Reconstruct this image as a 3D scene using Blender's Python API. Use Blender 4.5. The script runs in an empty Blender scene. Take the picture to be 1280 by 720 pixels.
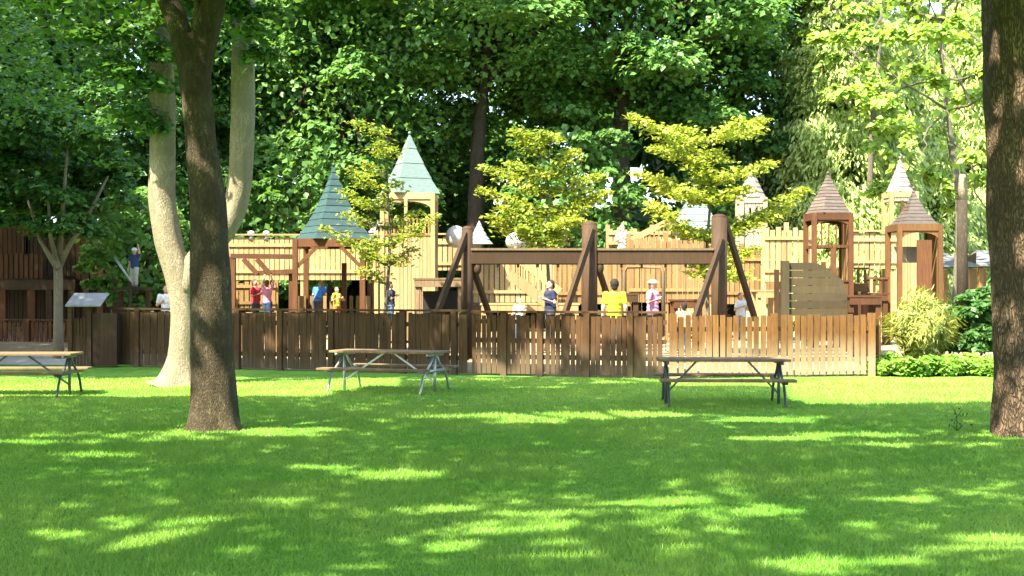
import bpy, math, random
import numpy as np
from mathutils import Vector, Matrix

random.seed(7)
RNG = np.random.default_rng(11)
SC = bpy.context.scene
COL = SC.collection
PI = math.pi

# ------------------------------------------------------------------ camera, world, sun, exposure
EYE, HOR, F = 1.85, 365.0, 1600.0           # eye height, horizon row and focal length in 1280-px units
cam = bpy.data.cameras.new('camera')
cam.sensor_width = 36.0
cam.lens = F / 1280 * 36.0
cam.shift_y = (HOR - 360) / 1280
cam.clip_start, cam.clip_end = 0.1, 1200
cam_o = bpy.data.objects.new('camera', cam)
COL.objects.link(cam_o)
cam_o.location = (0, 0, EYE)
cam_o.rotation_euler = (PI / 2, 0, 0)
SC.camera = cam_o

S = Vector((-0.42, -0.50, 0.86)).normalized()       # direction towards the sun
w = bpy.data.worlds.new('World')
SC.world = w
w.use_nodes = True
nt = w.node_tree
bg = nt.nodes['Background']
sky = nt.nodes.new('ShaderNodeTexSky')
sky.sky_type = 'NISHITA'
sky.sun_disc = False
sky.sun_elevation = math.asin(S.z)
sky.sun_rotation = math.atan2(S.x, S.y)
sky.dust_density = 2.0
nt.links.new(sky.outputs[0], bg.inputs[0])
bg.inputs[1].default_value = 0.15
sl = bpy.data.lights.new('sun', 'SUN')
sl.energy = 5.0
sl.angle = math.radians(0.7)
sl.color = (1.0, 0.91, 0.72)
so = bpy.data.objects.new('sun', sl)
COL.objects.link(so)
so.rotation_euler = S.to_track_quat('Z', 'Y').to_euler()
vs = SC.view_settings
vs.view_transform = 'Standard'
vs.look = 'None'
vs.gamma = 1
vs.use_curve_mapping = False
vs.exposure = 2.35
SC.cycles.max_bounces = 7
SC.cycles.diffuse_bounces = 4
SC.cycles.transmission_bounces = 4
SC.cycles.use_denoising = True

def W(px, py, Y):
    return Vector(((px - 640) / F * Y, Y, EYE - (py - HOR) / F * Y))
def XX(px, Y): return (px - 640) / F * Y
def ZZ(py, Y): return EYE - (py - HOR) / F * Y

# ------------------------------------------------------------------ materials
def new_mat(name):
    m = bpy.data.materials.new(name)
    m.use_nodes = True
    t = m.node_tree
    return m, t, t.nodes['Principled BSDF']

def N(t, typ, **kw):
    n = t.nodes.new(typ)
    for k, v in kw.items():
        setattr(n, k, v)
    return n

def mixc(t, fac, a, b, mode='MIX'):
    n = N(t, 'ShaderNodeMix', data_type='RGBA', blend_type=mode)
    for s, v in ((0, fac), (6, a), (7, b)):
        if hasattr(v, 'links'):
            t.links.new(v, n.inputs[s])
        else:
            n.inputs[s].default_value = v if s == 0 else (*v, 1) if len(v) == 3 else v
    return n.outputs[2]

def noise(t, scale, stretch=(1, 1, 1), detail=4.0, rough=0.6):
    c = N(t, 'ShaderNodeTexCoord')
    mp = N(t, 'ShaderNodeMapping')
    mp.inputs['Scale'].default_value = stretch
    n = N(t, 'ShaderNodeTexNoise')
    n.inputs['Scale'].default_value = scale
    n.inputs['Detail'].default_value = detail
    n.inputs['Roughness'].default_value = rough
    t.links.new(c.outputs['Object'], mp.inputs[0])
    t.links.new(mp.outputs[0], n.inputs['Vector'])
    return n.outputs[0]

def ramp(t, fac, a, b):
    n = N(t, 'ShaderNodeMapRange')
    n.inputs[1].default_value = a
    n.inputs[2].default_value = b
    t.links.new(fac, n.inputs[0])
    return n.outputs[0]

def rnd_attr(t):
    n = N(t, 'ShaderNodeAttribute', attribute_name='rnd')
    return n.outputs['Fac']

def bump(t, bs, h, strength=0.4, dist=0.02):
    b = N(t, 'ShaderNodeBump')
    b.inputs['Strength'].default_value = strength
    b.inputs['Distance'].default_value = dist
    t.links.new(h, b.inputs['Height'])
    t.links.new(b.outputs[0], bs.inputs['Normal'])

def wood(name, a, b, grey=None, grey_h=(0.25, 0.95), rough=0.75, stain=0.5):
    m, t, bs = new_mat(name)
    g = noise(t, 3.0, (9, 9, 0.7), 5)
    col = mixc(t, ramp(t, g, 0.3, 0.7), a, b)
    r = rnd_attr(t)
    col = mixc(t, ramp(t, r, 0.0, 1.6), col, tuple(x * 0.35 for x in a))
    st = ramp(t, noise(t, 0.9, (1, 1, 1), 5), 0.48, 0.75)
    sc = N(t, 'ShaderNodeMath', operation='MULTIPLY')
    t.links.new(st, sc.inputs[0]); sc.inputs[1].default_value = stain
    col = mixc(t, sc.outputs[0], col, tuple(x * 0.4 for x in b))
    if grey:
        c = N(t, 'ShaderNodeTexCoord')
        sp = N(t, 'ShaderNodeSeparateXYZ')
        t.links.new(c.outputs['Object'], sp.inputs[0])
        ad = N(t, 'ShaderNodeMath', operation='MULTIPLY_ADD')
        t.links.new(noise(t, 2.2, (1, 1, 0.5), 5), ad.inputs[0])
        ad.inputs[1].default_value = -0.9
        t.links.new(sp.outputs[2], ad.inputs[2])
        fac = ramp(t, ad.outputs[0], grey_h[1] - 0.45, grey_h[0] - 0.45)
        col = mixc(t, fac, col, grey)
    t.links.new(col, bs.inputs['Base Color'])
    bs.inputs['Roughness'].default_value = rough
    bs.inputs['Specular IOR Level'].default_value = 0.25
    bump(t, bs, g, 0.35, 0.01)
    return m

def plain(name, c, rough=0.6, metal=0.0, var=0.25, scale=6):
    m, t, bs = new_mat(name)
    n = noise(t, scale)
    col = mixc(t, ramp(t, n, 0.3, 0.75), c, tuple(x * (1 - var) for x in c))
    t.links.new(col, bs.inputs['Base Color'])
    bs.inputs['Roughness'].default_value = rough
    bs.inputs['Metallic'].default_value = metal
    bs.inputs['Specular IOR Level'].default_value = 0.3
    return m

def leafmat(name, a, b, trans=0.35, tcol=None, scale=0.5):
    m, t, bs = new_mat(name)
    r = rnd_attr(t)
    big = ramp(t, noise(t, scale, (1, 1, 1), 3), 0.35, 0.65)
    half = N(t, 'ShaderNodeMath', operation='MULTIPLY_ADD')
    t.links.new(big, half.inputs[0]); half.inputs[1].default_value = 0.5
    rr = N(t, 'ShaderNodeMath', operation='MULTIPLY')
    t.links.new(r, rr.inputs[0]); rr.inputs[1].default_value = 0.5
    t.links.new(rr.outputs[0], half.inputs[2])
    col = mixc(t, half.outputs[0], a, b)
    t.links.new(col, bs.inputs['Base Color'])
    bs.inputs['Roughness'].default_value = 0.42
    bs.inputs['Specular IOR Level'].default_value = 0.3
    tr = N(t, 'ShaderNodeBsdfTranslucent')
    tc = mixc(t, 1.0, col, tcol or (1.6, 1.5, 0.7), 'MULTIPLY')
    t.links.new(tc, tr.inputs[0])
    mx = N(t, 'ShaderNodeMixShader')
    mx.inputs[0].default_value = trans
    t.links.new(bs.outputs[0], mx.inputs[1])
    t.links.new(tr.outputs[0], mx.inputs[2])
    t.links.new(mx.outputs[0], t.nodes['Material Output'].inputs[0])
    return m

def barkmat(name, a, b, sc=1.0, cr=0.45, bs_=0.9, lichen_dapple=0.0):
    m, t, bs = new_mat(name)
    g = noise(t, 4.0 * sc, (3, 3, 0.6), 6, 0.65)
    v = N(t, 'ShaderNodeTexVoronoi', feature='DISTANCE_TO_EDGE')
    c = N(t, 'ShaderNodeTexCoord')
    mp = N(t, 'ShaderNodeMapping'); mp.inputs['Scale'].default_value = (9 * sc, 9 * sc, 2.2 * sc)
    t.links.new(c.outputs['Object'], mp.inputs[0])
    nz = N(t, 'ShaderNodeTexNoise'); nz.inputs['Scale'].default_value = 3
    t.links.new(mp.outputs[0], nz.inputs['Vector'])
    wv = N(t, 'ShaderNodeVectorMath', operation='ADD')
    t.links.new(mp.outputs[0], wv.inputs[0]); t.links.new(nz.outputs[1], wv.inputs[1])
    t.links.new(wv.outputs[0], v.inputs['Vector'])
    crack = ramp(t, v.outputs[0], 0.0, 0.22)
    col = mixc(t, ramp(t, g, 0.3, 0.7), a, b)
    if lichen_dapple:  # lichen patches, with some sun dapple painted into the mottling
        lf = ramp(t, noise(t, 1.7, (1.3, 1.3, 0.8), 7, 0.6), 0.50, 0.62)
        lm = N(t, 'ShaderNodeMath', operation='MULTIPLY')
        t.links.new(lf, lm.inputs[0]); lm.inputs[1].default_value = lichen_dapple
        col = mixc(t, lm.outputs[0], col, (a[0] * 1.9, a[1] * 1.95, a[2] * 1.9))
        dk = ramp(t, noise(t, 2.6, (1, 1, 0.5), 6, 0.6), 0.52, 0.70)
        dm = N(t, 'ShaderNodeMath', operation='MULTIPLY')
        t.links.new(dk, dm.inputs[0]); dm.inputs[1].default_value = lichen_dapple
        col = mixc(t, dm.outputs[0], col, tuple(x * 0.6 for x in b))
    col = mixc(t, crack, tuple(x * cr for x in a), col)
    t.links.new(col, bs.inputs['Base Color'])
    bs.inputs['Roughness'].default_value = 0.9
    bs.inputs['Specular IOR Level'].default_value = 0.15
    ad = N(t, 'ShaderNodeMath', operation='MULTIPLY_ADD')
    t.links.new(crack, ad.inputs[0]); ad.inputs[1].default_value = 0.6
    t.links.new(g, ad.inputs[2])
    bump(t, bs, ad.outputs[0], bs_, 0.035)
    return m

def shingle(name, a, b, var=0.5):
    m, t, bs = new_mat(name)
    g = noise(t, 6.0, (1, 1, 3), 5)
    col = mixc(t, ramp(t, g, 0.3, 0.7), a, b)
    col = mixc(t, ramp(t, rnd_attr(t), 0, 1 / max(var, .01)), col, tuple(x * 0.4 for x in b))
    t.links.new(col, bs.inputs['Base Color'])
    bs.inputs['Roughness'].default_value = 0.7
    bump(t, bs, g, 0.4, 0.02)
    return m

M = {}
M['wood_dark'] = wood('dark_stained_timber', (0.070, 0.038, 0.018), (0.038, 0.022, 0.011))
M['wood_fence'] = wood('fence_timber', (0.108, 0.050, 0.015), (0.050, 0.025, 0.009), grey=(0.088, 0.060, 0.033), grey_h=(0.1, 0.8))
M['wood_fence_shade'] = wood('old_shaded_fence_timber', (0.085, 0.044, 0.016), (0.043, 0.024, 0.010), grey=(0.066, 0.049, 0.031), grey_h=(0.0, 0.45))  # darker copy of the fence timber, shade put into its colour
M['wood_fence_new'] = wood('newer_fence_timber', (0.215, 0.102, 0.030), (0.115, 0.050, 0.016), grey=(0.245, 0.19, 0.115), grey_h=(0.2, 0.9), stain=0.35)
M['wood_cream'] = wood('sun_bleached_timber', (0.43, 0.325, 0.155), (0.30, 0.20, 0.085), stain=0.4)
M['wood_tan'] = wood('tan_timber', (0.30, 0.19, 0.075), (0.19, 0.105, 0.037), stain=0.45)
M['wood_red'] = wood('red_brown_timber', (0.13, 0.052, 0.018), (0.065, 0.027, 0.012))
M['wood_table'] = wood('weathered_table_board', (0.24, 0.17, 0.09), (0.13, 0.085, 0.05))
M['wood_brown'] = wood('brown_timber', (0.175, 0.085, 0.028), (0.10, 0.045, 0.016))
M['wood_green'] = wood('shaded_green_board', (0.075, 0.058, 0.026), (0.045, 0.036, 0.018))  # dark green-brown board with its shade put into the colour
M['pale_panel'] = plain('painted_pale_panel', (0.30, 0.26, 0.19), 0.7)
M['galv'] = plain('galvanised_steel', (0.42, 0.46, 0.46), 0.42, 0.75, 0.35, 14)
M['dark_steel'] = plain('dark_painted_steel', (0.085, 0.095, 0.09), 0.45, 0.4)
M['teal_roof'] = shingle('teal_shingle', (0.026, 0.068, 0.068), (0.014, 0.045, 0.048))
M['pale_teal_roof'] = shingle('pale_teal_sheet', (0.135, 0.185, 0.165), (0.08, 0.135, 0.125), 0.3)
M['brown_roof'] = shingle('brown_shingle', (0.13, 0.10, 0.078), (0.08, 0.06, 0.047))
M['pale_roof'] = shingle('bleached_shingle', (0.24, 0.20, 0.185), (0.16, 0.13, 0.12), 0.3)
M['darkbrown_roof'] = shingle('dark_shingle', (0.095, 0.073, 0.058), (0.055, 0.042, 0.034))
M['grey_roof'] = shingle('grey_roofing', (0.16, 0.165, 0.18), (0.11, 0.115, 0.12), 0.3)
M['white_plastic'] = plain('white_plastic', (0.36, 0.36, 0.34), 0.5, 0, 0.2)
M['void_shade'] = plain('void_shade_black', (0.02, 0.018, 0.016), 0.7)
M['lid'] = plain('pale_grey_sheet', (0.26, 0.27, 0.28), 0.5)
M['rubber'] = plain('black_rubber', (0.02, 0.02, 0.02), 0.6)
M['bark_front'] = barkmat('mottled_bark', (0.105, 0.082, 0.05), (0.034, 0.027, 0.018), 0.8, 0.6, 0.8, 0.8)
M['bark_pale'] = barkmat('pale_smooth_bark', (0.29, 0.245, 0.17), (0.18, 0.145, 0.097), 0.6, 0.7, 0.6, 0.4)
M['bark_right'] = barkmat('furrowed_bark', (0.17, 0.118, 0.075), (0.09, 0.062, 0.04), 0.5, 0.4, 1.0, 0.35)
M['bark_bg'] = barkmat('grey_brown_bark', (0.11, 0.09, 0.065), (0.055, 0.045, 0.032), 0.7)
M['bark_young'] = barkmat('young_grey_bark', (0.30, 0.27, 0.21), (0.20, 0.17, 0.12), 1.6)
M['leaf_maple'] = leafmat('maple_leaf', (0.07, 0.175, 0.042), (0.15, 0.28, 0.075), 0.42)
M['leaf_dark'] = leafmat('dark_leaf', (0.042, 0.115, 0.027), (0.08, 0.175, 0.042), 0.38)
M['leaf_shade'] = leafmat('shade_tree_leaf', (0.075, 0.18, 0.03), (0.13, 0.25, 0.04), 0.52)
M['leaf_locust'] = leafmat('golden_locust_leaf', (0.22, 0.30, 0.04), (0.35, 0.40, 0.07), 0.4, (1.4, 1.3, 0.5))
M['leaf_olive'] = leafmat('olive_locust_leaf', (0.16, 0.235, 0.03), (0.29, 0.34, 0.05), 0.4, (1.4, 1.3, 0.5))
M['leaf_cedar'] = leafmat('cedar_spray', (0.28, 0.39, 0.13), (0.44, 0.52, 0.20), 0.38, (1.3, 1.3, 0.7))
M['leaf_lime'] = leafmat('lime_leaf', (0.17, 0.30, 0.055), (0.30, 0.42, 0.095), 0.42, (1.5, 1.4, 0.5))
M['leaf_shrub'] = leafmat('straw_green_blade', (0.17, 0.22, 0.04), (0.32, 0.32, 0.085), 0.35)
M['leaf_ground'] = leafmat('ground_cover_leaf', (0.11, 0.24, 0.03), (0.2, 0.34, 0.05), 0.35)
M['skin'] = plain('skin', (0.55, 0.34, 0.24), 0.55, 0, 0.08)

# ------------------------------------------------------------------ mesh builder
class MB:
    def __init__(self):
        self.v, self.f, self.r = [], [], []
    def add(self, vs, fs, r=None):
        o = len(self.v)
        r = random.random() if r is None else r
        self.v += [tuple(p) for p in vs]
        self.f += [tuple(i + o for i in f) for f in fs]
        self.r += [r] * len(fs)
        return self
    def box(self, c, s, rz=0.0, rx=0.0, ry=0.0, r=None):
        hx, hy, hz = s[0] / 2, s[1] / 2, s[2] / 2
        mt = Matrix.Translation(c) @ Matrix.Rotation(rz, 4, 'Z') @ Matrix.Rotation(ry, 4, 'Y') @ Matrix.Rotation(rx, 4, 'X')
        vs = [mt @ Vector((x, y, z)) for x in (-hx, hx) for y in (-hy, hy) for z in (-hz, hz)]
        return self.add(vs, [(0, 1, 3, 2), (4, 6, 7, 5), (0, 4, 5, 1), (2, 3, 7, 6), (0, 2, 6, 4), (1, 5, 7, 3)], r)
    def bar(self, a, b, wd, th=None, r=None, up=None):
        a, b = Vector(a), Vector(b)
        th = th or wd
        d = (b - a)
        L = d.length
        d.normalize()
        up = Vector(up) if up else (Vector((0, 0, 1)) if abs(d.z) < 0.95 else Vector((0, 1, 0)))
        x = d.cross(up).normalized(); y = x.cross(d)
        vs = [p + x * sx * wd / 2 + y * sy * th / 2 for p in (a, b) for sx, sy in ((-1, -1), (1, -1), (1, 1), (-1, 1))]
        return self.add(vs, [(3, 2, 1, 0), (4, 5, 6, 7), (0, 1, 5, 4), (1, 2, 6, 5), (2, 3, 7, 6), (3, 0, 4, 7)], r)
    def tube(self, pts, rad, n=8, r=None, bumpy=0.0):
        pts = [Vector(p) for p in pts]
        rad = [rad] * len(pts) if isinstance(rad, (int, float)) else rad
        vs = []
        ref = Vector((1, 0.13, 0.07))
        for i, p in enumerate(pts):
            d = (pts[min(i + 1, len(pts) - 1)] - pts[max(i - 1, 0)]).normalized()
            x = d.cross(ref)
            if x.length < 0.1: x = d.cross(Vector((0, 1, 0)))
            x.normalize(); y = d.cross(x)
            for k in range(n):
                a = 2 * PI * k / n
                rr = rad[i]
                if bumpy:
                    rr *= 1 + bumpy * (1 + (2.0 * math.exp(-max(p.z, 0) / .22) if n > 20 else 0)) * (math.sin(3 * a + p.z * 1.1 + 1) * 0.5 + math.sin(7 * a - p.z * 2.3) * 0.3 + math.sin(5 * a + p.z * 5.1) * 0.25)
                vs.append(p + x * math.cos(a) * rr + y * math.sin(a) * rr)
        fs = []
        for i in range(len(pts) - 1):
            for k in range(n):
                k2 = (k + 1) % n
                fs.append((i * n + k, i * n + k2, (i + 1) * n + k2, (i + 1) * n + k))
        fs.append(tuple(range(n))[::-1])
        fs.append(tuple((len(pts) - 1) * n + k for k in range(n)))
        return self.add(vs, fs, r)
    def ball(self, c, s, nu=12, nv=8, r=None):
        s = (s, s, s) if isinstance(s, (int, float)) else s
        c = Vector(c)
        vs = [c + Vector((0, 0, s[2]))]
        for i in range(1, nv):
            a = PI * i / nv
            for k in range(nu):
                b = 2 * PI * k / nu
                vs.append(c + Vector((math.sin(a) * math.cos(b) * s[0], math.sin(a) * math.sin(b) * s[1], math.cos(a) * s[2])))
        vs.append(c - Vector((0, 0, s[2])))
        fs = [(0, 1 + k, 1 + (k + 1) % nu) for k in range(nu)]
        for i in range(nv - 2):
            for k in range(nu):
                k2 = (k + 1) % nu
                fs.append((1 + i * nu + k, 1 + (i + 1) * nu + k, 1 + (i + 1) * nu + k2, 1 + i * nu + k2))
        L = len(vs) - 1
        o = 1 + (nv - 2) * nu
        fs += [(o + k, L, o + (k + 1) % nu) for k in range(nu)]
        return self.add(vs, fs, r)
    def poly(self, pts, thick, r=None):
        """prism from a ring of points extruded along vector thick"""
        pts = [Vector(p) for p in pts]; t = Vector(thick); n = len(pts)
        vs = pts + [p + t for p in pts]
        fs = [tuple(range(n)), tuple(range(n, 2 * n))[::-1]] + [(k, k + n, (k + 1) % n + n, (k + 1) % n) for k in range(n)]
        return self.add(vs, fs, r)
    def roof(self, c, z0, z1, half, n=4, rot=PI / 4, tiers=9, flare=0.0):
        """steep shingled spire built in overlapping courses"""
        cx, cy = c
        R0 = half
        for i in range(tiers):
            f0, f1 = i / tiers, (i + 1) / tiers
            g = lambda f: R0 * ((1 - f) + flare * ((1 - f) ** 3 - (1 - f)))
            a0, a1 = g(f0) + 0.018, max(g(f1) - 0.004, 0.004)
            za, zb = z0 + (z1 - z0) * f0, z0 + (z1 - z0) * f1
            ring = lambda R, z: [Vector((cx + R * math.cos(rot + 2 * PI * k / n), cy + R * math.sin(rot + 2 * PI * k / n), z)) for k in range(n)]
            vs = ring(a0, za) + ring(a1, zb)
            for k in range(n):
                k2 = (k + 1) % n
                self.add([vs[k], vs[k2], vs[n + k2], vs[n + k]], [(0, 1, 2, 3)])
            self.add(vs[:n], [tuple(range(n))[::-1]])
        return self
    def build(self, name, mat, parent=None, smooth=False, bevel=0.0):
        me = bpy.data.meshes.new(name)
        org = parent.matrix_world.translation.copy() if parent else Vector((0, 0, 0))
        if parent:
            p = parent
            org = Vector((0, 0, 0))
            while p:
                org += p.location; p = p.parent
        me.from_pydata([tuple(Vector(q) - org) for q in self.v], [], self.f)
        at = me.attributes.new('rnd', 'FLOAT', 'FACE')
        at.data.foreach_set('value', self.r)
        if smooth:
            me.polygons.foreach_set('use_smooth', [True] * len(me.polygons))
        me.materials.append(M[mat] if isinstance(mat, str) else mat)
        o = bpy.data.objects.new(name, me)
        COL.objects.link(o)
        if parent: o.parent = parent
        if bevel:
            b = o.modifiers.new('bevel', 'BEVEL'); b.width = bevel; b.segments = 1
        return o

def tag(o, label=None, cat=None, group=None, kind=None):
    if label: o['label'] = label
    if cat: o['category'] = cat
    if group: o['group'] = group
    if kind: o['kind'] = kind
    return o
def empty(name, loc, label, cat, group=None):
    o = bpy.data.objects.new(name, None)
    COL.objects.link(o)
    o.location = loc
    o.empty_display_size = 0.3
    return tag(o, label, cat, group)
def copy_tree(o, parent=None):
    c = o.copy(); COL.objects.link(c)
    if parent: c.parent = parent
    for ch in list(o.children): copy_tree(ch, c)
    return c

# ------------------------------------------------------------------ leaves
def unit(a): return a / (np.linalg.norm(a, axis=1, keepdims=True) + 1e-9)
def leaf_mesh(name, P, nrm, axis, size, aspect, mat, parent=None, fold=0.18):
    """one folded kite per leaf; P points, nrm leaf normals, axis pointing along the midrib"""
    n = len(P)
    nrm = unit(nrm)
    ax = unit(axis - nrm * np.sum(axis * nrm, axis=1, keepdims=True))
    sd = np.cross(nrm, ax)
    size = np.broadcast_to(np.asarray(size, float), (n,))[:, None]
    wd = size * aspect / 2
    up = nrm * wd * fold * 2
    V = np.empty((n, 4, 3))
    V[:, 0] = P - ax * size * 0.5
    V[:, 1] = P + sd * wd + up - ax * size * 0.08
    V[:, 2] = P + ax * size * 0.5
    V[:, 3] = P - sd * wd + up - ax * size * 0.08
    org = np.zeros(3)
    p = parent
    while p:
        org += np.array(p.location); p = p.parent
    V = (V - org).reshape(-1, 3)
    me = bpy.data.meshes.new(name)
    me.vertices.add(4 * n)
    me.vertices.foreach_set('co', V.astype(np.float32).ravel())
    idx = (np.arange(n) * 4)[:, None] + np.array([0, 1, 2, 0, 2, 3])[None]
    me.loops.add(6 * n)
    me.loops.foreach_set('vertex_index', idx.astype(np.int32).ravel())
    me.polygons.add(2 * n)
    me.polygons.foreach_set('loop_start', (np.arange(2 * n) * 3).astype(np.int32))
    me.update(calc_edges=True)
    at = me.attributes.new('rnd', 'FLOAT', 'FACE')
    at.data.foreach_set('value', np.repeat(RNG.random(n), 2).astype(np.float32))
    me.materials.append(M[mat])
    o = bpy.data.objects.new(name, me)
    COL.objects.link(o)
    if parent: o.parent = parent
    return o

def dirs(n):
    return unit(RNG.normal(size=(n, 3)))

def clump_leaves(C, R, per, squash=0.6, droop=0.5):
    """leaves on the upper shell of each clump, hanging outwards"""
    k = len(C)
    idx = np.repeat(np.arange(k), per)
    d = dirs(len(idx))
    d[:, 2] = np.where(d[:, 2] < -0.15, -d[:, 2], d[:, 2])
    rr = R[idx] * RNG.random(len(idx)) ** 0.33
    rr *= 0.8 + 0.35 * np.sin(d[:, 0] * 5 + idx) * np.cos(d[:, 1] * 6 + idx * 1.7)
    P = C[idx] + d * rr[:, None] * np.array([1, 1, squash])
    P[:, 2] -= droop * 0.25 * (rr ** 2) * (1 - d[:, 2]) / np.maximum(R[idx], .1)
    nrm = d * 0.5 + np.array([0, 0, 0.55]) + np.array([S.x, S.y, S.z]) * 0.55 + RNG.normal(size=P.shape) * 0.45
    ax = d * np.array([1, 1, 0.2]) + np.array([0, 0, -0.45]) + RNG.normal(size=P.shape) * 0.35
    return P, nrm, ax

def wobble_path(a, b, n, amp):
    a, b = Vector(a), Vector(b)
    out = []
    ph = [random.random() * 6 for _ in range(4)]
    for i in range(n + 1):
        f = i / n
        p = a.lerp(b, f)
        s = math.sin(PI * f) * amp
        p += Vector((math.sin(f * 5 + ph[0]), math.sin(f * 4 + ph[1]), 0.4 * math.sin(f * 6 + ph[2]))) * s
        out.append(p)
    return out

def bg_tree(name, label, px, Y, H, zb, R, mat='leaf_maple', rt=0.4, ncl=90, per=330, leaf=0.30, bark='bark_bg', group='trees behind the playground', gap=None, fill=11000, ry=None, top_bias=0.0):
    X = XX(px, Y)
    if leaf == .30: ncl, per, leaf, big = int(ncl * .68), int(per * 2.1), .235, 1.4
    else: big = 1.0
    root = empty(name, (X, Y, 0), label, 'tree', group)
    m = MB()
    top = Vector((X + random.uniform(-.6, .6), Y + random.uniform(-.5, .5), zb + (H - zb) * 0.75))
    pts = wobble_path((X, Y, -0.1), top, 12, 0.25)
    m.tube(pts, [rt * (1.35 if i == 0 else 1.0) * (1 - 0.8 * i / 12) for i in range(13)], 12, bumpy=0.12)
    cz = (zb + H) / 2; hz = (H - zb) / 2
    ry = ry or R
    d = dirs(ncl)
    rad = 0.55 + 0.45 * RNG.random(ncl) ** 0.6
    C = np.array([X, Y, cz]) + d * rad[:, None] * np.array([R, ry, hz])
    for i in range(0, ncl, 4):
        q = pts[random.randint(7, 11)]
        m.tube(wobble_path(q, C[i] - np.array([0, 0, .3]), 5, 0.3), [0.13 * rt / .4 * (1 - .16 * j) for j in range(6)], 6)
    m.build('trunk', bark, root, smooth=True)
    RR = (0.7 + 0.9 * RNG.random(ncl)) * big
    RR *= R / 6.5 if R < 6.5 else 1
    P, nr, ax = clump_leaves(C, RR, per)
    if fill:
        dd = dirs(fill)
        Pf = np.array([X, Y, cz]) + dd * (RNG.random(fill) ** 0.4)[:, None] * np.array([R, ry, hz]) * 0.9
        P = np.concatenate([P, Pf]); nr = np.concatenate([nr, RNG.normal(size=Pf.shape) + np.array([0, 0, .8])])
        ax = np.concatenate([ax, RNG.normal(size=Pf.shape)])
    if gap is not None:
        k = gap(P); P, nr, ax = P[k], nr[k], ax[k]
    sz = leaf * (0.6 + 0.8 * RNG.random(len(P)))
    leaf_mesh('crown', P, nr, ax, sz, 0.8, mat, root)
    return root

# ------------------------------------------------------------------ setting: lawn, play area ground, path
def vnoise(x, y, s, seed=0):
    r = np.random.default_rng(100 + seed)
    out = 0
    for i in range(9):
        a = r.random() * 6.283; k = s * (0.6 + 1.2 * r.random()); p = r.random() * 6.283
        out = out + np.sin((x * math.cos(a) + y * math.sin(a)) * k + p)
    return out / 3.2

def ground_mat(name, a, b, c, s1=0.6, s2=14, bmp=0.5):
    m, t, bs = new_mat(name)
    col = mixc(t, ramp(t, noise(t, s1, (1, 1, 1), 6), 0.35, 0.65), a, b)
    fine = noise(t, s2, (1, 1, 1), 6, 0.7)
    col = mixc(t, ramp(t, fine, 0.45, 0.8), col, c)
    t.links.new(col, bs.inputs['Base Color'])
    bs.inputs['Roughness'].default_value = 0.9
    bs.inputs['Specular IOR Level'].default_value = 0.1
    bump(t, bs, fine, bmp, 0.03)
    return m
GA, GB = (0.095, 0.24, 0.028), (0.165, 0.31, 0.046)
M['lawn'] = ground_mat('lawn_ground', GA, GB, (0.045, 0.13, 0.014))
M['chips'] = ground_mat('play_area_sand', (0.30, 0.245, 0.165), (0.24, 0.185, 0.115), (0.17, 0.12, 0.07))
M['concrete'] = ground_mat('pale_concrete', (0.46, 0.44, 0.40), (0.38, 0.36, 0.33), (0.3, 0.29, 0.27), 0.8, 20, 0.2)
M['soil'] = ground_mat('woodland_soil', (0.07, 0.075, 0.03), (0.05, 0.07, 0.025), (0.04, 0.03, 0.02))

def sheet(name, ring, z, mat):
    return tag(MB().add([(x, y, z) for x, y in ring], [tuple(range(len(ring)))]).build(name, mat), kind='structure')
lawn = MB()
lawn.add([(-400, -60, 0), (400, -60, 0), (400, 700, 0), (-400, 700, 0)], [(0, 1, 2, 3)])
tag(lawn.build('lawn', 'lawn'), kind='structure')
FA0, FA1 = Vector((-9.74, 31.8, 0)), Vector((-0.97, 28.5, 0))
FB1 = Vector((3.37, 27.3, 0)); FC1 = Vector((7.97, 28.2, 0))
# raised play area: front edge just behind the fences, gently banked up to 0.3 m
fr = [(-30, 39.2), (-9.9, 37.0), (-9.6, 32.1), (-0.9, 28.75), (3.4, 27.6), (7.9, 28.5), (9.2, 33.0), (30, 33.5)]
bk = [(x * 0.98, y + 0.9) for x, y in fr]
mp_ = MB()
vs_ = [(x, y, 0.004) for x, y in fr] + [(x, y, 0.3) for x, y in bk] + [(30, 62, 0.3), (-30, 62, 0.3)]
n_ = len(fr)
mp_.add(vs_, [(i, i + 1, i + 1 + n_, i + n_) for i in range(n_ - 1)] + [tuple(range(n_, 2 * n_)) + (2 * n_, 2 * n_ + 1)])
tag(mp_.build('playground_ground', 'chips'), kind='structure')
sheet('concrete_path', [(-30, 33.2), (-10.2, 32.4), (-9.95, 37.0), (-30, 39.1)], 0.008, 'concrete')
sheet('woodland_ground', [(-80, 50), (80, 50), (330, 600), (-330, 600)], 0.36, 'soil')

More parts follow.
